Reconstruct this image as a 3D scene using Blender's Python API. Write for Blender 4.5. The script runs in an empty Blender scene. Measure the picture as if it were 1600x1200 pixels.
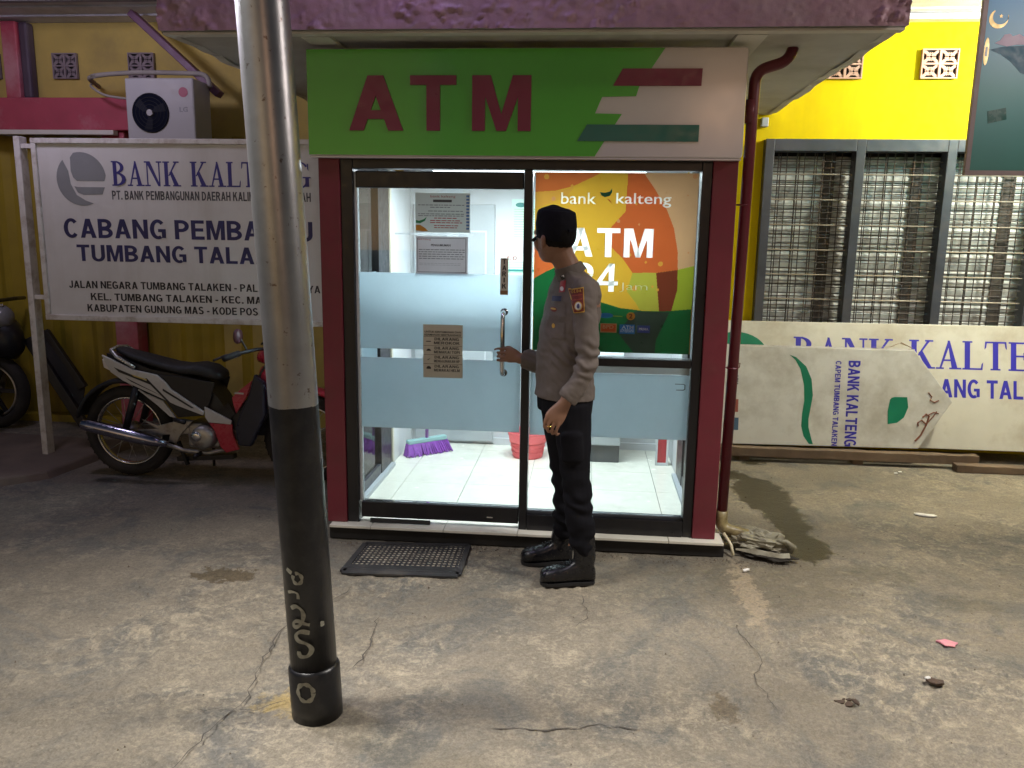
import bpy, math, random
import numpy as np
from mathutils import Matrix, Vector, noise as mnoise
random.seed(7); np.random.seed(7)
D = bpy.data
S = bpy.context.scene
COL = S.collection
# ------------------------------------------------------------------ camera
pi_, ya_, ro_ = math.radians(10.574), math.radians(5.126), math.radians(0.8925)
fw = Vector((-math.sin(ya_)*math.cos(pi_), math.cos(ya_)*math.cos(pi_), -math.sin(pi_)))
r0 = Vector((math.cos(ya_), math.sin(ya_), 0)); u0 = r0.cross(fw)
rr = math.cos(ro_)*r0 + math.sin(ro_)*u0; uu = -math.sin(ro_)*r0 + math.cos(ro_)*u0
cam = D.cameras.new('camera'); cam.sensor_fit = 'HORIZONTAL'; cam.sensor_width = 36
cam.lens = 36*1264.75/1600; cam.clip_start = .05; cam.clip_end = 500
co = D.objects.new('camera', cam); COL.objects.link(co)
co.matrix_world = Matrix(((rr.x, uu.x, -fw.x, 0), (rr.y, uu.y, -fw.y, 0), (rr.z, uu.z, -fw.z, 1.6), (0, 0, 0, 1)))
S.camera = co
# ------------------------------------------------------------------ night sky, faint moon, lamps outside the frame
W = D.worlds.new('World'); S.world = W; W.use_nodes = True
nt = W.node_tree; nt.nodes.clear()
sky = nt.nodes.new('ShaderNodeTexSky'); sky.sky_type = 'NISHITA'; sky.sun_disc = False
sky.sun_elevation = math.radians(12); sky.sun_rotation = math.radians(200)
tint = nt.nodes.new('ShaderNodeMixRGB'); tint.blend_type = 'MULTIPLY'; tint.inputs[0].default_value = 1
tint.inputs[2].default_value = (.92, .92, 1.0, 1)
bg = nt.nodes.new('ShaderNodeBackground'); bg.inputs[1].default_value = .020
wo = nt.nodes.new('ShaderNodeOutputWorld')
nt.links.new(sky.outputs[0], tint.inputs[1]); nt.links.new(tint.outputs[0], bg.inputs[0]); nt.links.new(bg.outputs[0], wo.inputs[0])
def lamp(name, loc, power, col, size, kind='POINT', rot=None):
    l = D.lights.new(name, kind); l.energy = power; l.color = col
    if kind == 'SUN': l.angle = math.radians(6)
    elif kind == 'AREA': l.shape = 'RECTANGLE'; l.size, l.size_y = size
    else: l.shadow_soft_size = size
    o = D.objects.new(name, l); COL.objects.link(o); o.location = loc
    if rot: o.rotation_euler = rot
    return o
lamp('moon', (0, 0, 20), .02, (.8, .87, 1), 0, 'SUN', (math.radians(35), 0, math.radians(-20)))
lamp('eave_lamp', (3.3, 5.36, 2.92), 265, (1.0, .93, .74), .10)             # tube under the bank's eave, right of the frame
def aim(o, tgt): o.rotation_euler = (Vector(tgt)-o.location).to_track_quat('-Z', 'Y').to_euler()
def spot(name, loc, tgt, power, col, size, deg, blend):
    o = lamp(name, loc, power, col, size, 'SPOT'); o.data.spot_size = math.radians(deg); o.data.spot_blend = blend; aim(o, tgt); return o
spot('carport_downlight', (-2.0, 2.3, 3.4), (-1.3, 1.0, 0), 580, (1.0, .96, .91), .22, 114, .9)     # lamps under the carport roof overhead
spot('carport_downlight', (1.9, 2.7, 3.4), (1.5, 1.8, 0), 560, (1.0, .95, .88), .22, 114, .9)
spot('carport_floodlight', (-2.7, 3.3, 3.0), (-.9, 2.4, 1.5), 230, (.95, .92, 1.0), .10, 50, .5)    # cold floodlight beside the pole
lamp('violet_lamp', (-3.5, 4.5, 3.05), 36, (.80, .72, 1.0), .15)             # cold LED strip under the eave, above the frame
lamp('violet_lamp', (-.8, 3.2, 3.5), 22, (.66, .52, 1.0), .15)
lamp('yard_lamp', (3.4, 3.0, 3.2), 125, (1.0, .88, .82), .12)                 # yard lamp right of the frame
lamp('street_lamp', (2.1, -5.9, 3.6), 100, (1.0, .56, .32), .20)             # sodium street lamp far behind the camera
vs = S.view_settings; vs.view_transform = 'Standard'; vs.look = 'None'; vs.exposure = 0; vs.gamma = 1
S.cycles.use_denoising = True; S.cycles.max_bounces = 10; S.cycles.transparent_max_bounces = 16
S.cycles.sample_clamp_indirect = 6
# ------------------------------------------------------------------ helpers
def link(o, parent=None, base=None):
    COL.objects.link(o)
    if parent is not None:
        o.parent = parent
        if parent.type == 'EMPTY': o.matrix_parent_inverse = Matrix.Translation(parent.location).inverted()
    return o
def thing(name, label, cat, loc=(0, 0, 0), group=None, kind=None):
    o = D.objects.new(name, None); o.location = loc; o.empty_display_size = .1; COL.objects.link(o)
    tag(o, label, cat, group, kind); return o
def tag(o, label=None, cat=None, group=None, kind=None):
    if label: o['label'] = label
    if cat: o['category'] = cat
    if group: o['group'] = group
    if kind: o['kind'] = kind
    return o
class MB:
    def __init__(s): s.v = []; s.f = []
    def add(s, v, f):
        n = len(s.v); s.v += [tuple(p) for p in v]; s.f += [tuple(i+n for i in q) for q in f]; return s
    def box(s, x0, x1, y0, y1, z0, z1):
        return s.add([(x0,y0,z0),(x1,y0,z0),(x1,y1,z0),(x0,y1,z0),(x0,y0,z1),(x1,y0,z1),(x1,y1,z1),(x0,y1,z1)],
                     [(0,3,2,1),(4,5,6,7),(0,1,5,4),(1,2,6,5),(2,3,7,6),(3,0,4,7)])
    def bar(s, a, b, w, h, up=(0,0,1)):
        a, b = Vector(a), Vector(b); d = (b-a).normalized(); up = Vector(up)
        if abs(d.dot(up)) > .98: up = Vector((0,1,0))
        x = d.cross(up).normalized(); y = x.cross(d)
        P = [a-x*w/2-y*h/2, a+x*w/2-y*h/2, a+x*w/2+y*h/2, a-x*w/2+y*h/2]
        return s.add(P+[p+(b-a) for p in P], [(0,3,2,1),(4,5,6,7),(0,1,5,4),(1,2,6,5),(2,3,7,6),(3,0,4,7)])
    def prism(s, pts, fn, t=.002, w0=0):
        n = len(pts)
        v = [fn(u, q, w0) for u, q in pts]+[fn(u, q, w0+t) for u, q in pts]
        return s.add(v, [tuple(range(n))[::-1], tuple(range(n, 2*n))]+[(i, (i+1) % n, n+(i+1) % n, n+i) for i in range(n)])
    def loft(s, rings, caps=True):
        n = len(rings[0]); v = [p for r in rings for p in r]; f = []
        for k in range(len(rings)-1):
            for i in range(n):
                j = (i+1) % n; f.append((k*n+i, k*n+j, (k+1)*n+j, (k+1)*n+i))
        if caps: f += [tuple(range(n))[::-1], tuple(range((len(rings)-1)*n, len(rings)*n))]
        return s.add(v, f)
    def tube(s, path, r, n=10, caps=True):
        path = [Vector(p) for p in path]; R = r if isinstance(r, (list, tuple)) else [r]*len(path)
        rings = []; prev = None
        for i, p in enumerate(path):
            d = (path[min(i+1, len(path)-1)]-path[max(i-1, 0)]).normalized()
            if prev is None: x = d.orthogonal().normalized()
            else:
                x = prev-d*prev.dot(d); x.normalize()
            prev = x; y = d.cross(x)
            rings.append([p+(x*math.cos(2*math.pi*k/n)+y*math.sin(2*math.pi*k/n))*R[i] for k in range(n)])
        return s.loft(rings, caps)
    def lathe(s, prof, c, axis='z', n=24):
        rings = []
        for r, h in prof:
            g = []
            for k in range(n):
                a = 2*math.pi*k/n; ca, sa = r*math.cos(a), r*math.sin(a)
                g.append({'z': (c[0]+ca, c[1]+sa, c[2]+h), 'y': (c[0]+ca, c[1]+h, c[2]+sa), 'x': (c[0]+h, c[1]+ca, c[2]+sa)}[axis])
            rings.append(g)
        return s.loft(rings)
    def torus(s, c, R, r, axis='y', n=32, m=8, sx=1.0):
        v = []; f = []
        for i in range(n):
            a = 2*math.pi*i/n
            for j in range(m):
                b = 2*math.pi*j/m; q = R+r*math.cos(b); h = r*math.sin(b)*sx
                v.append((c[0]+q*math.cos(a), c[1]+h, c[2]+q*math.sin(a)) if axis == 'y' else (c[0]+q*math.cos(a), c[1]+q*math.sin(a), c[2]+h))
        for i in range(n):
            for j in range(m):
                f.append((i*m+j, i*m+(j+1) % m, ((i+1) % n)*m+(j+1) % m, ((i+1) % n)*m+j))
        return s.add(v, f)
    def mesh(s, name):
        me = D.meshes.new(name); me.from_pydata(s.v, [], s.f); me.update(); return me
    def build(s, name, mat, parent=None, smooth=False, bevel=0, M=None):
        me = s.mesh(name)
        if smooth:
            me.polygons.foreach_set('use_smooth', [True]*len(me.polygons))
        if mat: me.materials.append(mat)
        o = D.objects.new(name, me); link(o, parent)
        if M is not None: o.matrix_local = M
        if bevel:
            b = o.modifiers.new('b', 'BEVEL'); b.width = bevel; b.segments = 2; b.limit_method = 'ANGLE'; b.angle_limit = math.radians(40)
        elif smooth:
            pass
        return o
def box(name, mat, parent, x0, x1, y0, y1, z0, z1, bevel=0):
    return MB().box(x0, x1, y0, y1, z0, z1).build(name, mat, parent, bevel=bevel)
def FR(y):                                                     # a vertical plane facing the street
    return lambda u, v, w: (u, y-w, v)
def ell(cx, cz, rx, rz, a0=0, a1=360, n=24):
    return [(cx+rx*math.cos(math.radians(a0+(a1-a0)*k/n)), cz+rz*math.sin(math.radians(a0+(a1-a0)*k/n))) for k in range(n+(a1-a0 < 360))]
def poly(name, mat, parent, pts, fn, t=.001, w0=0):
    return MB().prism(pts, fn, t, w0).build(name, mat, parent)
def text(s, bx, fn, mat, parent, name='lettering', bold=0., t=.0012, w0=0, space=1., rot=0, lines=1.):
    cu = D.curves.new('t', 'FONT'); cu.body = s; cu.offset = bold; cu.resolution_u = 3; cu.space_character = space; cu.space_line = lines
    cu.align_x = 'CENTER'
    ob = D.objects.new('t', cu); COL.objects.link(ob)
    me = D.meshes.new_from_object(ob); D.objects.remove(ob); D.curves.remove(cu)
    V = np.array([v.co[:2] for v in me.vertices]); F = [tuple(p.vertices) for p in me.polygons]; D.meshes.remove(me)
    if rot: V = np.stack([V[:, 1], -V[:, 0]], 1)
    lo, hi = V.min(0), V.max(0)
    u0, u1, v0, v1 = bx
    V = (V-lo)/(hi-lo+1e-9)*[u1-u0, v1-v0]+[u0, v0]
    n = len(V); verts = [fn(a, b, w0+t) for a, b in V]+[fn(a, b, w0) for a, b in V]
    if t == 0: return MB().add(verts[:n], F).build(name, mat, parent)
    faces = list(F); cnt = {}
    for f in F:
        for i in range(len(f)):
            e = (f[i], f[(i+1) % len(f)]); cnt[e] = 1
    for (a, b) in cnt:
        if (b, a) not in cnt: faces.append((b, a, a+n, b+n))
    return MB().add(verts, faces).build(name, mat, parent)
# serif capitals, drawn as strokes in an em box one unit high
def serif_glyph(ch):
    P = []; R = lambda a, b, c, d: P.append([(a, c), (b, c), (b, d), (a, d)])
    def stem(x, t=.17, top=True, bot=True):
        R(x, x+t, 0, 1)
        if bot: R(x-.07, x+t+.07, 0, .055)
        if top: R(x-.07, x+t+.07, .945, 1)
    def bowl(x0, y0, y1, xr, t):
        cy = (y0+y1)/2; ry = (y1-y0)/2
        o = [(x0+(xr-x0)*math.sin(math.pi*k/16), cy+ry*math.cos(math.pi*k/16)) for k in range(17)]
        i = [(x0+(xr-t-x0)*math.sin(math.pi*k/16), cy+(ry-.06)*math.cos(math.pi*k/16)) for k in range(17)]
        for k in range(16): P.append([o[k], o[k+1], i[k+1], i[k]])
    if ch == 'B': stem(.07); bowl(.2, .5, 1, .58, .16); bowl(.2, 0, .55, .66, .18); w = .7
    elif ch == 'A':
        P.append([(.1, 0), (.16, 0), (.42, .82), (.38, 1)]); P.append([(.5, 0), (.69, 0), (.43, 1), (.36, 1)]); R(.2, .56, .28, .34)
        R(0, .25, 0, .055); R(.42, .8, 0, .055); w = .8
    elif ch == 'N':
        R(.1, .16, 0, 1); R(.66, .72, 0, 1); P.append([(.08, 1), (.27, 1), (.73, 0), (.62, 0)]); R(0, .26, 0, .055); R(0, .18, .945, 1); R(.56, .82, .945, 1); w = .84
    elif ch == 'K':
        stem(.07); P.append([(.24, .42), (.3, .42), (.66, .97), (.57, .97)]); P.append([(.3, .56), (.42, .62), (.74, 0), (.52, 0)]); R(.5, .76, .945, 1); R(.44, .82, 0, .055); w = .82
    elif ch == 'L': stem(.07); R(.2, .62, 0, .06); P.append([(.57, 0), (.63, 0), (.65, .27), (.6, .2)]); w = .66
    elif ch == 'T':
        stem(.26, top=False); R(.02, .68, .94, 1); P.append([(.02, 1), (.08, 1), (.05, .78), (0, .72)]); P.append([(.62, 1), (.68, 1), (.7, .72), (.65, .78)]); w = .72
    elif ch == 'E':
        stem(.07); R(.2, .58, .94, 1); R(.2, .5, .48, .54); R(.2, .6, 0, .06); P.append([(.53, 1), (.59, 1), (.6, .76), (.56, .8)]); P.append([(.55, 0), (.61, 0), (.64, .26), (.59, .2)]); R(.46, .5, .38, .64); w = .66
    elif ch == 'G':
        o = [(.42+.4*math.cos(a), .5+.52*math.sin(a)) for a in np.linspace(.75, 5.9, 22)]; i = [(.44+.25*math.cos(a), .5+.455*math.sin(a)) for a in np.linspace(.75, 5.9, 22)]
        for k in range(21): P.append([o[k], o[k+1], i[k+1], i[k]])
        R(.62, .78, .04, .42); R(.5, .86, .38, .43); P.append([(.7, .95), (.75, .95), (.77, .68), (.72, .74)]); w = .88
    else: w = .4
    return P, w
def serif(s, bx, fn, mat, parent, w0=0):
    u0, u1, v0, v1 = bx; x = 0; items = []
    for ch in s:
        P, w = serif_glyph(ch); items.append((x, P)); x += w+.03
    k = (u1-u0)/x; out = []
    for (xx, P), ch in zip(items, s):
        if not P: continue
        m = MB()
        for i, p in enumerate(P):
            m.prism([(u0+(xx+a)*k, v0+b*(v1-v0)) for a, b in p], fn, .0006+.00012*i, w0)
        out.append(m.build('letter', mat, parent))
    return out

# bold sans capitals, drawn the same way
def sans_glyph(ch, t=.2, h=.17):
    P = []; R = lambda a, b, c, d: P.append([(a, c), (b, c), (b, d), (a, d)])
    def ring(cx, cy, rx, ry, a0, a1, n=14):
        A = np.radians(np.linspace(a0, a1, n+1)); o = [(cx+rx*math.cos(a), cy+ry*math.sin(a)) for a in A]; i = [(cx+(rx-t)*math.cos(a), cy+(ry-h)*math.sin(a)) for a in A]
        for k in range(n): P.append([o[k], o[k+1], i[k+1], i[k]])
    def bowl(y0, y1, xr, xs=.32):
        R(t, xs, y0, y0+h); R(t, xs, y1-h, y1); ring(xs, (y0+y1)/2, xr-xs, (y1-y0)/2, -90, 90, 10)
    w = .7
    if ch == 'A': P.append([(0, 0), (.205, 0), (.48, 1), (.27, 1)]); P.append([(.55, 0), (.76, 0), (.49, 1), (.28, 1)]); R(.15, .61, .21, .37); w = .76
    elif ch == 'B': R(0, t, 0, 1); bowl(0, .56, .70); bowl(.44, 1, .66); w = .7
    elif ch == 'C': ring(.37, .5, .37, .52, 42, 318, 20); w = .70
    elif ch == 'D': R(0, t, 0, 1); bowl(0, 1, .72, .28); w = .72
    elif ch == 'E': R(0, t, 0, 1); R(t, .62, 0, h); R(t, .57, .42, .42+h); R(t, .61, 1-h, 1); w = .62
    elif ch == 'G': ring(.38, .5, .38, .52, 42, 300, 20); R(.56, .75, .06, .52); R(.39, .56, .36, .52); w = .76
    elif ch == 'H': R(0, t, 0, 1); R(.52, .52+t, 0, 1); R(t, .52, .41, .41+h); w = .72
    elif ch == 'I': R(0, t, 0, 1); w = t
    elif ch == 'J': R(.34, .34+t, .28, 1); ring(.27, .28, .27, .30, 180, 360, 10); w = .54
    elif ch == 'K': R(0, t, 0, 1); P.append([(t, .32), (t, .58), (.48, 1), (.72, 1)]); P.append([(.31, .62), (.46, .70), (.76, 0), (.51, 0)]); w = .76
    elif ch == 'L': R(0, t, 0, 1); R(t, .60, 0, h); w = .60
    elif ch == 'M': R(0, .19, 0, 1); R(.67, .86, 0, 1); P.append([(.19, 1), (.27, 1), (.50, .0), (.36, .0), (.19, .62)]); P.append([(.67, 1), (.59, 1), (.36, .0), (.50, .0), (.67, .62)]); w = .86
    elif ch == 'N': R(0, t, 0, 1); R(.53, .53+t, 0, 1); P.append([(t, 1), (t*.9, 1), (t*.9, .68), (.53, 0), (.55, 0), (.55, .34)]); w = .73
    elif ch == 'O': ring(.38, .5, .38, .52, 0, 360, 24); w = .76
    elif ch == 'P': R(0, t, 0, 1); bowl(.38, 1, .68); w = .68
    elif ch == 'R': R(0, t, 0, 1); bowl(.42, 1, .68); P.append([(.30, .44), (.50, .44), (.75, 0), (.52, 0)]); w = .75
    elif ch == 'S': ring(.34, .735, .32, .285, 20, 270, 14); ring(.34, .27, .34, .29, -160, 90, 14); w = .68
    elif ch == 'T': R(.24, .24+t, 0, 1-h); R(0, .68, 1-h, 1); w = .68
    elif ch == 'U': R(0, t, .3, 1); R(.51, .51+t, .3, 1); ring(.355, .32, .355, .34, 180, 360, 14); w = .71
    elif ch == 'Y': P.append([(0, 1), (.22, 1), (.46, .42), (.27, .42)]); P.append([(.72, 1), (.5, 1), (.27, .42), (.46, .42)]); R(.265, .465, 0, .42); w = .72
    elif ch == '2': ring(.31, .70, .31, .32, -20, 165, 12); P.append([(0, .16), (.24, .16), (.62, .58), (.42, .62)]); R(0, .62, 0, .17); w = .62
    elif ch == '4': R(.36, .54, 0, 1); R(0, .66, .22, .38); P.append([(0, .38), (.17, .38), (.5, 1), (.36, 1)]); w = .66
    elif ch == '.': R(0, t, 0, .2); w = t
    elif ch == '-': R(0, .33, .28, .46); w = .33
    else: w = .22
    return P, w
def sans(s, bx, fn, mat, parent, t=.0006, w0=0, gap=.10, rot=0, name='letter'):
    u0, u1, v0, v1 = bx; x = 0; items = []
    for ch in s:
        P, w = sans_glyph(ch); items.append((x, P)); x += w+gap
    x -= gap; out = []
    for (xx, P), ch in zip(items, s):
        if not P: continue
        m = MB()
        for i, p in enumerate(P):
            if rot: q = [(u0+b*(u1-u0), v1-(xx+a)/x*(v1-v0)) for a, b in p]
            else: q = [(u0+(xx+a)/x*(u1-u0), v0+b*(v1-v0)) for a, b in p]
            if t == 0: m.add([fn(a, b, w0+.00003*i) for a, b in q], [tuple(range(len(q)))])
            else: m.prism(q, fn, t+.00006*i, w0)
        out.append(m.build(name, mat, parent))
    return out
# ------------------------------------------------------------------ materials
def nodes(name):
    m = D.materials.new(name); m.use_nodes = True; t = m.node_tree; t.nodes.clear()
    out = t.nodes.new('ShaderNodeOutputMaterial'); return m, t, out
def N(t, typ, **k):
    n = t.nodes.new(typ)
    for a, b in k.items():
        if a.startswith('i_'):
            key = a[2:]; n.inputs[int(key) if key.isdigit() else key.replace('_', ' ')].default_value = b
        else: setattr(n, a, b)
    return n
def noise(t, co_, scale, detail=5, rough=.6, dist=0):
    n = N(t, 'ShaderNodeTexNoise', i_Scale=scale, i_Detail=detail, i_Roughness=rough, i_Distortion=dist)
    t.links.new(co_, n.inputs['Vector']); return n.outputs[0]
def ramp(t, fac, stops):
    n = N(t, 'ShaderNodeValToRGB'); e = n.color_ramp.elements
    while len(e) < len(stops): e.new(.5)
    for q, (p, c) in zip(e, stops):
        q.position = p; q.color = (c, c, c, 1) if isinstance(c, (int, float)) else (*c, 1)
    t.links.new(fac, n.inputs[0]); return n.outputs[0]
def mixc(t, fac, a, b, mode='MIX'):
    n = N(t, 'ShaderNodeMixRGB', blend_type=mode)
    for i, x in enumerate((fac, a, b)):
        if isinstance(x, (int, float)): n.inputs[i].default_value = x if i == 0 else (x, x, x, 1)
        elif isinstance(x, tuple): n.inputs[i].default_value = (*x, 1)
        else: t.links.new(x, n.inputs[i])
    return n.outputs[0]
def mth(t, op, a, b=0.):
    n = N(t, 'ShaderNodeMath', operation=op)
    for i, x in enumerate((a, b)):
        if isinstance(x, (int, float)): n.inputs[i].default_value = x
        else: t.links.new(x, n.inputs[i])
    return n.outputs[0]
def M(name, rgb, rough=.5, metal=0., var=.12, scale=6, bump=.0, bscale=80, dirt=None, damt=.5, dscale=3, spec=.5, streak=False, coat=0, trans=0, rv=1.):
    m, t, out = nodes(name)
    p = N(t, 'ShaderNodeBsdfPrincipled'); tc = N(t, 'ShaderNodeTexCoord'); co_ = tc.outputs['Object']
    c = rgb
    if var:
        n = noise(t, co_, scale, 6)
        c = mixc(t, ramp(t, n, [(.3, 0.), (.7, 1.)]), tuple(x*(1-var) for x in rgb), tuple(min(1, x*(1+var)) for x in rgb))
    if dirt:
        dv = co_
        if streak:
            mp = N(t, 'ShaderNodeMapping'); mp.inputs['Scale'].default_value = (1, 1, .12); t.links.new(co_, mp.inputs[0]); dv = mp.outputs[0]
        n2 = noise(t, dv, dscale, 8, .68)
        c = mixc(t, mth(t, 'MULTIPLY', ramp(t, n2, [(.48, 0.), (.68, 1.)]), damt), c, dirt)
    if isinstance(c, tuple): p.inputs['Base Color'].default_value = (*c, 1)
    else: t.links.new(c, p.inputs['Base Color'])
    n3 = noise(t, co_, scale*4, 4)
    t.links.new(ramp(t, n3, [(.25, max(0, rough-.1*rv)), (.75, min(1, rough+.12*rv))]), p.inputs['Roughness'])
    p.inputs['Metallic'].default_value = metal; p.inputs['Specular IOR Level'].default_value = spec; p.inputs['Coat Weight'].default_value = coat
    if bump:
        b = N(t, 'ShaderNodeBump', i_Strength=bump, i_Distance=.004); t.links.new(noise(t, co_, bscale, 6, .65), b.inputs['Height']); t.links.new(b.outputs[0], p.inputs['Normal'])
    sh = p.outputs[0]
    if trans:
        tl = N(t, 'ShaderNodeBsdfTranslucent'); mx = N(t, 'ShaderNodeMixShader', i_0=trans)
        if isinstance(c, tuple): tl.inputs[0].default_value = (*c, 1)
        else: t.links.new(c, tl.inputs[0])
        t.links.new(sh, mx.inputs[1]); t.links.new(tl.outputs[0], mx.inputs[2]); sh = mx.outputs[0]
    t.links.new(sh, out.inputs[0]); return m
def glass(name, tintc=(.93, .97, .97), gloss=1.0):
    m, t, out = nodes(name)
    tr = N(t, 'ShaderNodeBsdfTransparent'); tr.inputs[0].default_value = (*tintc, 1)
    g = N(t, 'ShaderNodeBsdfGlossy', i_Roughness=.015); g.inputs[0].default_value = (gloss, gloss, gloss, 1)
    fr = N(t, 'ShaderNodeFresnel', i_IOR=1.45); mx = N(t, 'ShaderNodeMixShader')
    t.links.new(fr.outputs[0], mx.inputs[0]); t.links.new(tr.outputs[0], mx.inputs[1]); t.links.new(g.outputs[0], mx.inputs[2]); t.links.new(mx.outputs[0], out.inputs[0])
    return m
def film(name, rgb, clear=.12, tl=.62):
    m, t, out = nodes(name); tc = N(t, 'ShaderNodeTexCoord')
    n = noise(t, tc.outputs['Object'], 3.5, 8, .7)
    c = mixc(t, ramp(t, n, [(.35, 0.), (.75, 1.)]), rgb, tuple(x*.93 for x in rgb))
    d = N(t, 'ShaderNodeBsdfDiffuse'); l = N(t, 'ShaderNodeBsdfTranslucent'); tr = N(t, 'ShaderNodeBsdfTransparent')
    t.links.new(c, d.inputs[0]); t.links.new(c, l.inputs[0])
    a = N(t, 'ShaderNodeMixShader', i_0=tl); b = N(t, 'ShaderNodeMixShader', i_0=clear)
    t.links.new(d.outputs[0], a.inputs[1]); t.links.new(l.outputs[0], a.inputs[2]); t.links.new(a.outputs[0], b.inputs[1]); t.links.new(tr.outputs[0], b.inputs[2]); t.links.new(b.outputs[0], out.inputs[0])
    return m
def emit(name, rgb, s):
    m, t, out = nodes(name); e = N(t, 'ShaderNodeEmission', i_Strength=s); e.inputs[0].default_value = (*rgb, 1); t.links.new(e.outputs[0], out.inputs[0]); return m
DUST = (.20, .16, .11)
mt = dict(
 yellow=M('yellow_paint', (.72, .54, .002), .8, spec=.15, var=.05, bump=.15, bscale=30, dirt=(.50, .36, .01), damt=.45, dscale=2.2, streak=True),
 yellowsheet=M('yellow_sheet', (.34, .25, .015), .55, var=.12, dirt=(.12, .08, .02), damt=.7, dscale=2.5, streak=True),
 red=M('red_paint', (.165, .018, .032), .5, var=.1, dirt=(.12, .03, .03), damt=.5, dscale=4, bump=.1, bscale=50),
 redbeam=M('red_beam_paint', (.40, .06, .10), .6, var=.12, dirt=(.55, .35, .38), damt=.55, dscale=1.6, bump=.15),
 redpipe=M('red_pipe', (.13, .012, .026), .4, var=.15, dirt=(.09, .03, .03), damt=.5),
 black=M('black_aluminium', (.005, .005, .008), .35, var=.3, dirt=(.025, .022, .020), damt=.35, dscale=6, streak=True),
 white=M('white_paint', (.60, .62, .64), .55, var=.04, dirt=(.55, .53, .48), damt=.4, dscale=2.5),
 tile=M('white_tile', (.78, .76, .66), .18, var=.05, scale=3, dirt=(.56, .53, .46), damt=.55, dscale=3.2),
 grey=M('grey_panel', (.40, .43, .45), .5, var=.05),
 darkgrey=M('dark_grey_plastic', (.06, .065, .07), .45),
 plinth=M('plinth_dark', (.012, .011, .011), .7, var=.3, bump=.4, bscale=40, dirt=(.06, .05, .04), damt=.4),
 soffit=M('soffit_plaster', (.50, .49, .45), .9, var=.08, bump=.25, bscale=14, dirt=(.30, .27, .22), damt=.6, dscale=1.6),
 sofflight=M('soffit_band', (.66, .64, .58), .85, var=.08, dirt=(.38, .34, .28), damt=.5, dscale=3),
 steelw=M('white_painted_steel', (.66, .64, .60), .5, var=.08, dirt=(.26, .19, .13), damt=.65, dscale=9, bump=.1),
 boardw=M('signboard_white', (.64, .63, .61), .45, var=.05, dirt=(.46, .43, .38), damt=.55, dscale=2.2, streak=True),
 boardc=M('sign_panel_aged', (.60, .58, .48), .4, var=.05, dirt=(.36, .30, .20), damt=.6, dscale=2.0, bump=.08, bscale=6),
 boardc2=M('sign_panel_grey', (.64, .64, .58), .4, var=.05, dirt=(.30, .27, .20), damt=.55, dscale=2.6, bump=.08, bscale=8),
 navy=M('navy_print', (.035, .03, .20), .5, var=.1), navy2=M('navy_dark_print', (.02, .02, .10), .5, var=.2), inkblack=M('black_print', (.02, .02, .025), .5, var=.2),
 blue=M('blue_print', (.03, .025, .36), .45, var=.1), greyprint=M('grey_print', (.24, .25, .26), .55, var=.1),
 gprint=M('green_print', (.0, .17, .085), .45, var=.08), ornament=M('brown_print', (.18, .06, .03), .5),
 wframe=M('grey_frame_paint', (.045, .05, .062), .4, var=.15, dirt=(.10, .09, .08), damt=.4, dscale=5),
 bar=M('dark_iron_bar', (.055, .05, .045), .5, .3, var=.25, dirt=(.15, .07, .03), damt=.5, dscale=14),
 barl=M('worn_iron_bar', (.34, .30, .24), .4, .4, var=.2, dirt=(.13, .09, .06), damt=.5, dscale=9),
 slat=M('shutter_slat', (.66, .69, .67), .5, var=.06, dirt=(.12, .08, .05), damt=.8, dscale=7.5),
 wood=M('weathered_wood', (.16, .11, .07), .8, var=.3, scale=4, bump=.5, bscale=25, dirt=(.07, .05, .035), damt=.6),
 terracotta=M('vent_block', (.50, .31, .24), .8, var=.12, bump=.2), terrad=M('vent_block_dull', (.24, .20, .22), .8, var=.12, bump=.2),  # second block colour, duller and greyer, for the left-hand vents
 darkhole=M('dark_hollow', (.012, .011, .012), .9, var=0),
 chrome=M('chrome', (.62, .62, .64), .16, 1., var=.08, scale=12), rubber=M('rubber', (.016, .016, .017), .75, var=.25, bump=.2),
)
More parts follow.
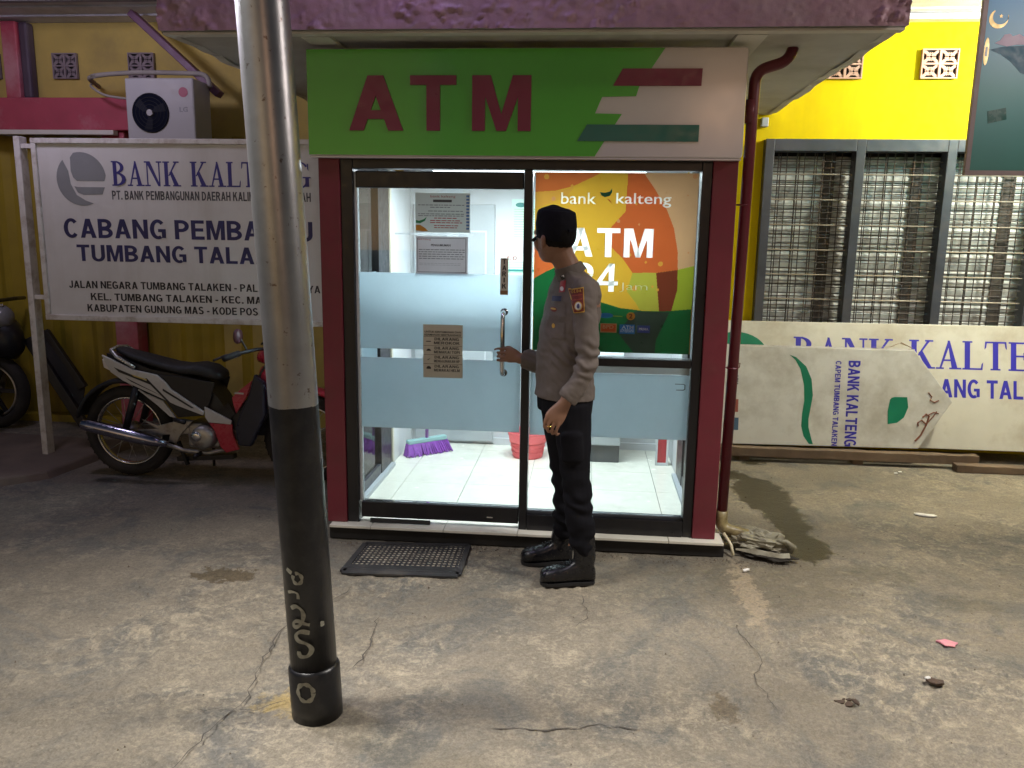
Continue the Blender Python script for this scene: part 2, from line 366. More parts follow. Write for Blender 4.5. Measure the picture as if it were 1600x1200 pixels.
# ------------------------------------------------------------------ ground
def fbm(x, y, sc, oc=4, seed=0, gain=.5):
    out = np.zeros_like(x); amp = 1.; rng = np.random.RandomState(seed); tot = 0
    for o in range(oc):
        T = rng.rand(256, 256); a = x*sc+17.3*o+500; b = y*sc+9.1*o+500
        i = np.floor(a).astype(int); j = np.floor(b).astype(int); fx = a-i; fy = b-j
        fx = fx*fx*(3-2*fx); fy = fy*fy*(3-2*fy)
        g = lambda p, q: T[p % 256, q % 256]
        out += amp*((g(i, j)*(1-fx)+g(i+1, j)*fx)*(1-fy)+(g(i, j+1)*(1-fx)+g(i+1, j+1)*fx)*fy); tot += amp; amp *= gain; sc *= 2.1
    return out/tot
def ss(a, b, x): t = np.clip((x-a)/(b-a), 0, 1); return t*t*(3-2*t)
def make_ground():
    xs = np.arange(-3.9, 4.0, .0125); ys = np.concatenate([np.arange(1.25, 4.2, .0105), np.arange(4.2, 6.32, .02)])
    X, Yg = np.meshgrid(xs, ys)
    rough = ss(.36, .58, fbm(X, Yg, .9, 3, 3))*ss(4.3, 3.2, Yg)
    Zg = (fbm(X, Yg, 1.1, 3, 5)-.5)*.012
    chips = fbm(X+.5*fbm(X, Yg, 6, 2, 9), Yg*1.6, 9, 4, 11, .62)
    Zg += rough*(ss(.44, .58, chips)-.5)*.011+(.25+.75*rough)*(ss(.5, .62, fbm(X, Yg*1.5, 20, 4, 17, .62))-.5)*.004 + (fbm(X, Yg, 28, 3, 13)-.5)*.0022*(.5+rough)
    # tyre tread pressed in when the concrete was wet
    ax, ay = X-1.02, Yg-2.95; s_ = ax*.42-ay*.907; c_ = ax*.907+ay*.42
    for off in (-.12, .13):
        q = c_-off; zig = np.abs(((q/.05) % 2)-1)
        tread = np.sin((s_+zig*.028)/.036*2*np.pi)
        Zg += tread*.0042*ss(.11, .075, np.abs(q))*ss(.52, .30, np.abs(s_))*ss(.30, .48, fbm(X, Yg, 4, 3, 21))
    # raised trowel lip round an old patch
    lip = np.abs(Yg-(2.43+.03*np.sin(X*7)+.05*(fbm(X, Yg, 3, 2, 31)-.5)))
    Zg += .005*np.exp(-(lip/.018)**2)*ss(-.42, -.25, X)*ss(.34, .2, X)
    edge = np.minimum.reduce([ss(0, .25, X-xs[0]), ss(0, .25, xs[-1]-X), ss(0, .2, Yg-ys[0]), ss(0, .1, ys[-1]-Yg)])
    Zg *= edge; Zg -= .004*edge
    nx, ny = len(xs), len(ys)
    V = np.stack([X.ravel(), Yg.ravel(), Zg.ravel()], 1)
    idx = np.arange(nx*ny).reshape(ny, nx)
    F = np.stack([idx[:-1, :-1], idx[:-1, 1:], idx[1:, 1:], idx[1:, :-1]], -1).reshape(-1, 4)
    B = 60.; nb = nx*ny
    V = np.vstack([V, [(-B, -B, 0), (B, -B, 0), (B, B, 0), (-B, B, 0)]])
    c = [idx[0, 0], idx[0, -1], idx[-1, -1], idx[-1, 0]]
    me = D.meshes.new('ground')
    extra = [list(idx[0, ::-1])+[nb, nb+1], list(idx[::-1, -1])+[nb+1, nb+2], list(idx[-1, :])+[nb+2, nb+3], list(idx[:, 0])+[nb+3, nb]]
    loops = np.concatenate([F.ravel()]+[np.array(e) for e in extra])
    ln = np.concatenate([np.full(len(F), 4), [len(e) for e in extra]]); st = np.concatenate([[0], np.cumsum(ln)[:-1]])
    me.vertices.add(len(V)); me.vertices.foreach_set('co', V.ravel())
    me.loops.add(len(loops)); me.loops.foreach_set('vertex_index', loops.astype(np.int32))
    me.polygons.add(len(ln)); me.polygons.foreach_set('loop_start', st.astype(np.int32))
    me.update(calc_edges=True); me.validate()
    me.polygons.foreach_set('use_smooth', [True]*len(me.polygons))
    o = D.objects.new('ground', me); COL.objects.link(o); tag(o, kind='structure'); return o
def ground_mat():
    m, t, out = nodes('worn_concrete'); p = N(t, 'ShaderNodeBsdfPrincipled')
    geo = N(t, 'ShaderNodeNewGeometry'); P = geo.outputs['Position']
    n1 = noise(t, P, .9, 6, .62); n2 = noise(t, P, 4.5, 8, .68, .6); n3 = noise(t, P, 26, 6, .7); n4 = noise(t, P, 1.7, 7, .7, 1.2)
    c = mixc(t, ramp(t, n1, [(.32, 0.), (.68, 1.)]), (.165, .14, .112), (.26, .22, .175))
    c = mixc(t, mth(t, 'MULTIPLY', ramp(t, n4, [(.47, 0.), (.60, 1.)]), .75), c, (.115, .112, .108))
    pat = ramp(t, noise(t, P, 1.1, 4, .6, .5), [(.42, .06), (.62, 1.)])
    fl1 = ramp(t, noise(t, P, 11, 9, .72, .8), [(.49, 0.), (.62, 1.)]); fl2 = ramp(t, noise(t, P, 34, 7, .72), [(.52, 0.), (.60, 1.)])
    c = mixc(t, mth(t, 'MULTIPLY', mth(t, 'MULTIPLY', fl1, pat), .75), c, (.40, .335, .255))
    c = mixc(t, mth(t, 'MULTIPLY', mth(t, 'MULTIPLY', fl2, pat), .35), c, (.50, .43, .33))
    c = mixc(t, mth(t, 'MULTIPLY', ramp(t, n3, [(.32, 1.), (.42, 0.)]), .3), c, (.085, .075, .065))
    c = mixc(t, mth(t, 'MULTIPLY', ramp(t, noise(t, P, 60, 3, .6), [(.66, 0.), (.74, 1.)]), .6), c, (.09, .08, .07))
    # wet and stained patches
    sx = N(t, 'ShaderNodeSeparateXYZ'); t.links.new(P, sx.inputs[0])
    warp = N(t, 'ShaderNodeTexNoise', i_Scale=16., i_Detail=6., i_Roughness=.7); t.links.new(P, warp.inputs['Vector'])
    wx = mth(t, 'ADD', sx.outputs[0], mth(t, 'MULTIPLY', mth(t, 'SUBTRACT', warp.outputs[0], .5), .30))
    w2 = N(t, 'ShaderNodeTexNoise', i_Scale=15., i_Detail=6., i_Roughness=.7); mp = N(t, 'ShaderNodeMapping'); mp.inputs['Location'].default_value = (5, 3, 1); t.links.new(P, mp.inputs[0]); t.links.new(mp.outputs[0], w2.inputs['Vector'])
    wy = mth(t, 'ADD', sx.outputs[1], mth(t, 'MULTIPLY', mth(t, 'SUBTRACT', w2.outputs[0], .5), .30))
    def blob(cx, cy, rx, ry):
        a = mth(t, 'POWER', mth(t, 'ABSOLUTE', mth(t, 'DIVIDE', mth(t, 'SUBTRACT', wx, cx), rx)), 2.); b = mth(t, 'POWER', mth(t, 'ABSOLUTE', mth(t, 'DIVIDE', mth(t, 'SUBTRACT', wy, cy), ry)), 2.)
        return mth(t, 'ADD', a, b)
    def mask(bl, lo=.9, hi=1.05): return ramp(t, mth(t, 'MULTIPLY', bl, .5), [(lo/2, 1.), (hi/2, 0.)])
    wet = mask(blob(1.15, 5.04, .17, .38))
    for q in ((1.19, 4.60, .12, .3), (1.17, 4.16, .15, .20), (1.24, 5.78, .08, .07), (1.02, 5.45, .1, .1)): wet = mth(t, 'MAXIMUM', wet, mask(blob(*q)))
    soft = mth(t, 'MAXIMUM', mask(blob(.95, 3.75, .38, .35), .5, 1.3), mask(blob(1.45, 3.85, .2, .12), .5, 1.3))
    soft = mth(t, 'MAXIMUM', soft, mask(blob(1.75, 3.55, .16, .10), .4, 1.3))
    oil = mask(blob(-1.656, 3.445, .15, .085)); oil2 = mask(blob(.517, 2.60, .05, .09), .5, 1.2)
    bare = mask(blob(.78, 3.55, .055, .42), .5, 1.2)
    sand = mask(blob(-.97, 2.48, .10, .09), .2, 1.3)
    c = mixc(t, mth(t, 'MULTIPLY', soft, .4), c, (.10, .085, .06))
    c = mixc(t, mth(t, 'MULTIPLY', bare, .55), c, (.42, .33, .24))
    c = mixc(t, mth(t, 'MULTIPLY', sand, .75), c, (.44, .31, .11))
    c = mixc(t, mth(t, 'MULTIPLY', wet, .92), c, (.045, .036, .016))
    c = mixc(t, mth(t, 'MULTIPLY', oil, .7), c, (.085, .055, .018)); c = mixc(t, mth(t, 'MULTIPLY', oil2, .6), c, (.09, .06, .03))
    c = mixc(t, 1., c, ramp(t, noise(t, P, 190, 3, .6), [(.3, (.80, .82, .76)), (.5, (.95, .975, .92)), (.7, (1.14, 1.16, 1.08))]), 'MULTIPLY')
    c = mixc(t, .5, c, ramp(t, noise(t, P, 75, 5, .65), [(.35, .6), (.65, 1.35)]), 'MULTIPLY')
    t.links.new(c, p.inputs['Base Color'])
    rg = mixc(t, wet, ramp(t, n2, [(.3, .62), (.7, .9)]), .38); t.links.new(rg, p.inputs['Roughness'])
    h = mth(t, 'ADD', mth(t, 'MULTIPLY', n3, .6), mth(t, 'MULTIPLY', noise(t, P, 110, 4, .7), .5))
    b = N(t, 'ShaderNodeBump', i_Strength=.95, i_Distance=.009); t.links.new(h, b.inputs['Height']); t.links.new(b.outputs[0], p.inputs['Normal'])
    t.links.new(p.outputs[0], out.inputs[0]); return m
ground = make_ground(); ground.data.materials.append(ground_mat())
mt['crack'] = M('crack_dark', (.075, .065, .055), .95, var=.3)
def crack(pts, w, seed):
    rnd = random.Random(seed); P = []
    for a, b in zip(pts, pts[1:]):
        n = max(2, int(math.dist(a, b)/.03))
        for k in range(n): P.append((a[0]+(b[0]-a[0])*k/n+rnd.uniform(-.008, .008), a[1]+(b[1]-a[1])*k/n+rnd.uniform(-.008, .008)))
    P.append(pts[-1]); m = MB(); L = []
    for i, p in enumerate(P):
        q0, q1 = P[max(0, i-1)], P[min(len(P)-1, i+1)]; dx, dy = q1[0]-q0[0], q1[1]-q0[1]; l = math.hypot(dx, dy) or 1
        ww = w*.6*rnd.uniform(.2, 1.)*(.3 if i in (0, len(P)-1) else 1); L.append(((p[0]-dy/l*ww, p[1]+dx/l*ww), (p[0]+dy/l*ww, p[1]-dx/l*ww)))
    v = [(*q, .0035) for pr in L for q in pr]; m.add(v, [(2*i, 2*i+1, 2*i+3, 2*i+2) for i in range(len(L)-1)])
    return m.build('crack', mt['crack'], ground)
crack([(-1.02, 3.35), (-1.188, 2.949), (-1.17, 2.677), (-1.122, 2.45), (-1.162, 2.315), (-1.181, 2.178), (-1.21, 2.0), (-1.26, 1.8)], .006, 1)
crack([(-.83, 3.1), (-.806, 2.89), (-.798, 2.768), (-.82, 2.70)], .006, 2)
crack([(-1.30, 2.375), (-1.067, 2.399), (-.98, 2.47)], .003, 3)
crack([(-.26, 2.391), (-.05, 2.402), (.086, 2.445), (.25, 2.44)], .0045, 4)
crack([(.02, 3.42), (.05, 3.2), (.0, 3.12)], .005, 5); crack([(.66, 3.2), (.72, 2.95), (.66, 2.8), (.7, 2.6)], .004, 6)
# low rough slab on the left that carries the signboard post
tag(MB().loft([[(-6.5, 4.35, -.02), (-3.62, 4.50, -.02), (-3.40, 4.72, -.02), (-3.30, 5.55, -.02), (-6.5, 5.85, -.02)], [(-6.5, 4.37, .045), (-3.63, 4.52, .045), (-3.43, 4.73, .045), (-3.33, 5.53, .045), (-6.5, 5.83, .045)]]).build('old_slab', M('old_slab', (.17, .13, .10), .9, var=.3, bump=.6, bscale=18, dirt=(.07, .06, .05), damt=.6), bevel=.012), kind='structure')
# ------------------------------------------------------------------ bank building behind
WY = 6.3
bank = thing('bank_building', 'yellow bank building with barred windows and vent blocks behind the kiosk', 'building', (0, WY, 0))
# right half of the wall with the window opening, left half above the beam
wm = MB(); wm.box(1.0, 1.26, WY, WY+.2, 0, 3.14); wm.box(-1.3, 1.0, WY, WY+.2, 0, 3.14); wm.box(1.26, 3.9, WY, WY+.2, 2.30, 3.14); wm.box(1.26, 3.9, WY, WY+.2, 0, .60); wm.box(3.24, 3.9, WY+.001, WY+.2, .60, 2.30)
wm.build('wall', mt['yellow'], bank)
MB().box(-6.5, -3.0, WY, WY+.2, 2.56, 3.14).box(-3.0, -1.3, WY, WY+.2, 0, 3.14).build('wall', M('yellow_wall_faded_shade', (.50, .39, .11), .8, var=.08, bump=.15, bscale=30, dirt=(.30, .24, .10), damt=.45, dscale=2.2), bank)  # faded paint runs on to the right, its duller colour painting in the canopy's shade
MB().box(-6.5, -3.34, 6.10, WY+.2, 2.32, 2.56).build('lintel_beam', mt['redbeam'], bank, bevel=.01)
MB().box(-6.5, -3.6, 6.06, 6.12, 2.285, 2.318).build('beam_trim', mt['sofflight'], bank)
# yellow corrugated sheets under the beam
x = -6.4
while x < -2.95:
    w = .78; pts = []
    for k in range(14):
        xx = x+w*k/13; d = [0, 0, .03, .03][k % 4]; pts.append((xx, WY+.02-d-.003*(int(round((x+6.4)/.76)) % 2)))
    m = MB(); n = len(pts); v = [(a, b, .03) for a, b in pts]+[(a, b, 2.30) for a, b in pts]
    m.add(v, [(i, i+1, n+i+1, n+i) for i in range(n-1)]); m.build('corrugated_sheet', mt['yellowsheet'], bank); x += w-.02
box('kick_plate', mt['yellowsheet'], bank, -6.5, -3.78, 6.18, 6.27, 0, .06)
box('pillar', mt['redbeam'], bank, -3.75, -3.565, 6.14, 6.29, 0, 2.318, .008)
box('pilaster', mt['redbeam'], bank, -4.52, -4.40, 6.18, 6.30, 2.565, 3.13, .008)
box('pilaster_shadow', M('dull_purple_shadow', (.07, .05, .08), .6), bank, -4.395, -4.32, 6.20, 6.29, 2.565, 3.13, .02)  # dark purple box standing in for the shadow beside the pilaster
# eave: ceiling boards, battens, and the corrugated roof edge
eave_m = M('eave_board', (.66, .66, .70), .7, var=.08, dirt=(.22, .21, .22), damt=.5, dscale=2)
for k in range(6):
    y1 = WY+.02-k*.20
    box('eave_board', eave_m, bank, -6.5, 4.2, y1-.195, y1, 3.143+.012*k, 3.16+.012*k)
box('eave_batten', M('eave_batten', (.20, .19, .21), .7), bank, -6.5, -2.05, 5.62, 5.68, 3.12, 3.17); box('fascia_board', eave_m, bank, -6.5, 4.2, 5.05, 5.09, 3.16, 3.36)
rm = MB(); n = 120
pr_ = [(1.25+k*.024, 3.205+.016*math.sin(k*1.05)) for k in range(n)]
rm.add([(a, 5.02, b) for a, b in pr_]+[(a, 6.2, b-.02) for a, b in pr_], [(i, i+1, n+i+1, n+i) for i in range(n-1)])
rm.build('roof_sheet_edge', M('roof_sheet', (.30, .24, .10), .5, var=.2), bank, smooth=True)
box('cornice', eave_m, bank, 1.0, 4.2, 6.2, 6.298, 3.10, 3.138, .004)
def vent(x0, x1, z0, z1, mat, dark):
    v = D.objects.new('vent_block', None); link(v, bank); y = WY-.004
    def sub(m, nm, mm):
        o = m.build(nm, mm); o.parent = v; return o
    sub(MB().box(x0, x1, y-.004, y, z0, z1), 'recess', dark)
    fr = MB(); t = .009
    fr.box(x0, x1, y-.03, y-.005, z0, z0+t).box(x0, x1, y-.03, y-.005, z1-t, z1).box(x0, x0+t, y-.029, y-.005, z0+t, z1-t).box(x1-t, x1, y-.029, y-.005, z0+t, z1-t)
    cx, cz = (x0+x1)/2, (z0+z1)/2
    fr.box(cx-.008, cx+.008, y-.0285, y-.005, z0+t, z1-t).box(x0+t, x1-t, y-.028, y-.005, cz-.006, cz+.006)
    sub(fr, 'frame', mat)
    for a, b in ((x0+t, cx-.01), (cx+.01, x1-t)):
        for c, d in ((z0+t, cz-.006), (cz+.006, z1-t)):
            m = MB(); px, pz = (a+b)/2, (c+d)/2; rx, rz = (b-a)/2, (d-c)/2
            k = .52; P = [(px+rx*k, pz), (px, pz+rz*k), (px-rx*k, pz), (px, pz-rz*k)]
            for i in range(4): m.bar((P[i][0], y-.016, P[i][1]), (P[(i+1) % 4][0], y-.016, P[(i+1) % 4][1]), .02, .0075, (0, 1, 0))
            for sx, sz in ((1, 1), (1, -1), (-1, 1), (-1, -1)):
                m.bar((px+sx*rx*k*.5, y-.017, pz+sz*rz*k*.5), (px+sx*rx, y-.017, pz+sz*rz), .02, .0075, (0, 1, 0))
            sub(m, 'lattice', mat)
for x0, x1 in ((2.305, 2.555), (1.665, 1.905)): vent(x0, x1, 2.718, 2.918, mt['terracotta'], mt['darkhole'])
for x0, x1 in ((-4.183, -3.984), (-3.567, -3.36), (-4.80, -4.62)): vent(x0, x1, 2.725, 2.914, mt['terrad'], mt['darkhole'])
# barred windows: frame, wire grille, rolling shutter behind
def window(x0, x1, first, last):
    w = D.objects.new('window', None); link(w, bank); z0, z1 = .62, 2.298
    def sub(m, nm, mm, b=0):
        o = m.build(nm, mm, bevel=b); o.parent = w; return o
    t = .065
    sub(MB().box(x0, x0+t, 6.22, 6.34, z0, z1), 'frame_post', mt['wframe'], .004)
    sub(MB().box(x0+t, x1, 6.221, 6.34, z1-.085, z1), 'frame_head', mt['wframe'], .004)
    sub(MB().box(x0+t, x1, 6.215, 6.33, z0, z0+.06), 'frame_sill', mt['wframe'], .004)
    if last: sub(MB().box(x1, x1+t, 6.22, 6.34, z0, z1), 'frame_post', mt['wframe'], .004)
    sub(MB().box(x1-.17, x1-.095, 6.372, 6.392, z0, z1-.1), 'shutter_strip', M('shutter_strip', (.08, .07, .06), .7, var=.3))  # dark upright strip in front of the slats
    zz = z0+.07; k = 0
    while zz < z1-.12:
        thick = k % 4 == 2
        m = MB().tube([(x0+t, 6.285, zz), (x1, 6.285, zz)], .0052 if thick else .0032, 6)
        sub(m, 'grille_bar', mt['barl'] if thick else mt['bar']); 
        if k % 2 == 0: sub(MB().tube([(x0+t, 6.325, zz+.020), (x1, 6.325, zz+.020)], .0034, 6), 'grille_bar', mt['bar'])
        zz += .0455; k += 1
    nx = 9
    for i in range(1, nx):
        xx = x0+t+(x1-x0-t)*(i-.2)/nx+random.uniform(-.008, .008)
        sub(MB().tube([(xx, 6.292, z0+.05), (xx, 6.292, z1-.09)], .0038 if i % 3 else .0055, 6), 'grille_bar', mt['bar'])
        if i % 2: sub(MB().tube([(xx+.026, 6.33, z0+.05), (xx+.026, 6.33, z1-.09)], .0036, 6), 'grille_bar', mt['bar'])
    zz = z0
    while zz < z1-.13:
        m = MB(); m.add([(x0+.01, 6.40, zz), (x1+.05, 6.40, zz), (x1+.05, 6.392, zz+.035), (x0+.01, 6.392, zz+.035), (x0+.01, 6.41, zz+.060), (x1+.05, 6.41, zz+.060)], [(0, 1, 2, 3), (3, 2, 5, 4)])
        sub(m, 'shutter_slat', mt['slat']); zz += .063
    sub(MB().box(x0, x1+.06, 6.415, 6.44, z0, z1), 'shutter_backing', mt['darkhole'])
window(1.26, 1.90, True, False); window(1.90, 2.53, False, False); window(2.53, 3.175, False, True)
MB().box(1.225, 1.275, WY-.05, WY, 2.385, 2.45).build('sensor_box', mt['grey'], bank, bevel=.006)
# ------------------------------------------------------------------ canopy over the kiosk
canopy = thing('canopy', 'rough maroon concrete canopy with grey soffit above the kiosk sign', 'canopy', (-.3, 3.72, 2.47))
xs = np.linspace(-1.96, 1.30, 360); zs = np.linspace(2.472, 2.92, 60); X, Zc = np.meshgrid(xs, zs)
h = fbm(X, Zc, 27, 4, 41, .6); big = fbm(X, Zc, 5, 3, 43)
Yc = 3.72-.010*ss(.54, .70, h)*(.1+1.4*ss(.42, .62, big))-.008*fbm(X, Zc, 50, 2, 44)+.010*(big-.5)
nx, nz = len(xs), len(zs); idx = np.arange(nx*nz).reshape(nz, nx)
m = MB(); m.v = [tuple(p) for p in np.stack([X.ravel(), Yc.ravel(), Zc.ravel()], 1).tolist()]; m.f = [tuple(q) for q in np.stack([idx[:-1, :-1], idx[:-1, 1:], idx[1:, 1:], idx[1:, :-1]], -1).reshape(-1, 4).tolist()]
mt['fascia'] = M('maroon_rough_paint', (.33, .20, .25), .5, var=.2, scale=9, bump=.5, bscale=70, dirt=(.36, .27, .30), damt=.6, dscale=5, spec=.5)
m.build('fascia', mt['fascia'], canopy, smooth=True)
box('slab', mt['soffit'], canopy, -1.96, 1.30, 3.742, 6.295, 2.475, 2.92)
rnd = random.Random(4)
for sx, xa in ((1, 1.301), (-1, -1.961)):
    P = [(xa, 3.75+k*.1, 2.475-rnd.uniform(-.004, .012)) for k in range(26)]; m = MB(); n = len(P)
    m.add(P+[(a, b, 2.62) for a, b, c in P]+[(a-sx*.05, b, c-.002) for a, b, c in P], [(i, i+1, n+i+1, n+i) for i in range(n-1)]+[(i, i+1, 2*n+i+1, 2*n+i) for i in range(n-1)])
    m.build('slab_edge', mt['sofflight'], canopy)
box('soffit_band', mt['sofflight'], canopy, -1.955, 1.295, 3.745, 3.80, 2.462, 2.473)
for a in (-1.33, .62): box('soffit_band', mt['sofflight'], canopy, a, a+.13, 3.805, 6.29, 2.460, 2.4735)
tag(MB().bar((-3.36, 6.0, 3.13), (-2.72, 6.0, 2.56), .05, .085, (0, 1, 0)).build('roof_brace', M('purple_brace', (.12, .05, .10), .5), bevel=.006), 'dark purple diagonal brace under the eave behind the air conditioner', 'brace')
# ------------------------------------------------------------------ ATM kiosk
mt['glass'] = glass('clear_glass'); mt['film'] = film('frosted_film', (.84, .95, 1.0), .10, .93)
mt['paperg'] = M('paper_grey', (.62, .66, .64), .7, var=.04, trans=.35); mt['paperw'] = M('paper_white', (.70, .70, .72), .7, var=.04, trans=.35)
mt['gold'] = M('brass_plate', (.50, .48, .39), .4, .05, var=.06); mt['teal'] = M('teal_print', (.02, .22, .20), .5); mt['redprint'] = M('red_print', (.42, .03, .04), .5)
kiosk = thing('atm_kiosk', 'lit glass-fronted kiosk with dark red pillars and black door frames', 'kiosk', (-.3, 4.0, 0))
K = kiosk
def kb(name, mat, *a, bevel=0): return box(name, mt[mat] if isinstance(mat, str) else mat, K, *a, bevel=bevel)
kb('plinth', 'plinth', -1.31, .735, 3.955, 5.9, 0, .066, bevel=.004)
# floor tiles, each with its joint; the front row is the pale lip of the step
xb = [-1.305, -1.085, -.70, -.315, .07, .455, .73]; yb = [3.935, 4.33, 4.73, 5.13, 5.53, 5.70]
for i in range(len(xb)-1):
    for j in range(len(yb)-1):
        if (i == 0 or i == len(xb)-2) and j > 0: continue
        kb('floor_tile', 'tile', xb[i]+.0015, xb[i+1]-.0015, yb[j]+.0015, yb[j+1]-.0015, .0665, .080, bevel=.0015)
for j in range(1, len(yb)-1):
    kb('floor_tile', 'tile', -1.245, -1.0865, yb[j]+.0015, yb[j+1]-.0015, .0665, .080, bevel=.0015)
    kb('floor_tile', 'tile', .4565, .61, yb[j]+.0015, yb[j+1]-.0015, .0665, .080, bevel=.0015)
kb('grout', M('grout', (.42, .42, .40), .9), -1.30, .725, 3.945, 5.88, .066, .0715)
kb('pillar', 'red', -1.327, -1.222, 3.985, 4.12, .0805, 1.96, bevel=.004); kb('pillar', 'red', .575, .69, 3.985, 4.12, .0805, 1.96, bevel=.004)
# black aluminium frame
kb('frame_jamb', 'black', -1.221, -1.160, 3.998, 4.09, .0805, 1.955, bevel=.003); kb('frame_jamb', 'black', .527, .574, 3.998, 4.09, .0805, 1.955, bevel=.003)
kb('frame_head', 'black', -1.159, .526, 3.999, 4.09, 1.9, 1.955, bevel=.003); kb('frame_mullion', 'black', -.314, -.273, 3.997, 4.09, .0805, 1.899, bevel=.003)
kb('frame_transom', 'black', -.272, .526, 4.0, 4.08, .955, .994, bevel=.003); kb('frame_sill', 'black', -.272, .526, 3.995, 4.085, .0805, .165, bevel=.003)
kb('frame_bead', 'wframe', -.272, .526, 4.02, 4.06, .1655, .178)
kb('glass_pane', 'glass', -.272, .526, 4.034, 4.042, .995, 1.899); kb('glass_pane', 'glass', -.272, .526, 4.034, 4.042, .179, .954)
ff = kb('frosted_film', 'film', -.268, .524, 4.0265, 4.0325, .585, .915); kb('glass_grime', film('grimy_glass', (.55, .56, .52), .35, .5), -.268, .524, 4.0265, 4.0325, .918, .952)
# latch mark on the film
MB().prism([(.455, .873), (.498, .873), (.506, .868), (.506, .846), (.498, .840), (.462, .840), (.462, .843), (.497, .844), (.502, .849), (.502, .866), (.497, .870), (.455, .870)], FR(4.026), .001).build('latch_mark', mt['darkgrey'], K)
# ---- door
door = D.objects.new('door', None); link(door, K)
def dsub(m, nm, mm, **k):
    o = m.build(nm, mt[mm] if isinstance(mm, str) else mm, **k); o.parent = door; return o
DX0, DX1 = -1.150, -.317
dsub(MB().box(DX0, DX1, 4.01, 4.06, 1.808, 1.888), 'top_rail', 'black', bevel=.006)
dsub(MB().box(DX0, DX1, 4.005, 4.06, .108, .192), 'bottom_rail', 'black', bevel=.004)
dsub(MB().box(DX0, DX1, 4.030, 4.042, .193, 1.807), 'glass_pane', 'glass')
dsub(MB().box(DX0-.008, DX0+.006, 4.018, 4.05, .193, 1.885), 'edge_strip', M('glass_edge', (.55, .60, .62), .3, var=.1))
dsub(MB().box(DX0+.008, DX1-.002, 4.0215, 4.0285, 1.010, 1.395), 'frosted_film', 'film'); dsub(MB().box(DX0+.008, DX1-.002, 4.0215, 4.0285, .595, .963), 'frosted_film', 'film')
dsub(MB().box(-.46, DX1-.002, 4.0215, 4.0285, .9635, 1.0095), 'frosted_film', 'film')
dsub(MB().box(-1.10, -.78, 3.99, 4.004, .085, .105), 'door_brush', 'rubber'); dsub(MB().box(-.48, -.45, 3.9985, 4.004, .135, .142), 'lock_plate', 'chrome')
# bow handle
hz = [.905, 1.212]
dsub(MB().tube([(-.404, 4.02, hz[0]), (-.404, 3.965, hz[0]), (-.404, 3.943, hz[0]+.006), (-.404, 3.935, hz[0]+.025), (-.404, 3.935, (hz[0]+hz[1])/2), (-.404, 3.935, hz[1]-.025), (-.404, 3.943, hz[1]-.006), (-.404, 3.965, hz[1]), (-.404, 4.02, hz[1])], .0115, 12), 'handle', 'chrome', smooth=True)
for z in hz: dsub(MB().lathe([(.018, 0), (.020, .004), (.016, .012)], (-.404, 4.008, z), 'y', 20), 'handle_rose', 'chrome', smooth=True)
# TARIK (pull) plate
dsub(MB().box(-.427, -.387, 4.014, 4.019, 1.296, 1.478), 'pull_plate', M('silver_plate', (.62, .60, .52), .35, .1, var=.1), bevel=.001)
for k, ch in enumerate('TARIK'):
    z1 = 1.472-k*.030; o = sans(ch, (-.417 if ch != 'I' else -.4105, -.397 if ch != 'I' else -.4035, z1-.024, z1), FR(4.0138), mt['inkblack'], None)[0]; o.parent = door
dsub(MB().box(-.4255, -.3885, 4.0125, 4.0138, 1.298, 1.318), 'plate_foot', M('plate_foot', (.30, .17, .08), .5))
# DILARANG plate
dsub(MB().box(-.816, -.613, 4.0135, 4.0185, .868, 1.140), 'rules_plate', 'gold', bevel=.001)
def dtx(s, bx, mm='inkblack', bold=.02, y=4.0132, **k):
    o = text(s, bx, FR(y), mt[mm], None, bold=bold, t=.0005, **k); o.parent = door; return o
dtx('UNTUK KENYAMANAN DAN', (-.808, -.622, 1.098, 1.108)); dtx('KEAMANAN BERTRANSAKSI', (-.808, -.622, 1.083, 1.093))
for k, s in enumerate(('MEROKOK', 'MEMAKAI TOPI', 'MENGGUNAKAN HP', 'MEMAKAI HELM')):
    z = 1.078-k*.0465
    for s2, bx2 in (('DILARANG', (-.757, -.632, z-.018, z-.004)), (s, (-.76, -.628, z-.038, z-.024))):
        for o in sans(s2, bx2, FR(4.0132), mt['inkblack'], None, t=.0003): o.parent = door
    dsub(MB().box(-.814, -.615, 4.0128, 4.0134, z+.0002, z+.0018), 'rule_line', 'inkblack')
    ic = MB()
    if k == 0: ic.prism([(-.800, z-.026), (-.775, z-.026), (-.775, z-.022), (-.800, z-.022)], FR(4.0132), .0005)
    elif k == 1: ic.prism(ell(-.787, z-.024, .011, .009, 0, 180, 10)+[(-.80, z-.026), (-.770, z-.026)], FR(4.0132), .0005)
    elif k == 2: ic.prism([(-.795, z-.022), (-.790, z-.028), (-.776, z-.014), (-.790, z-.023)], FR(4.0132), .0005)
    else: ic.prism(ell(-.787, z-.022, .012, .011, -20, 200, 12), FR(4.0132), .0005)
    dsub(ic, 'rule_icon', 'inkblack')
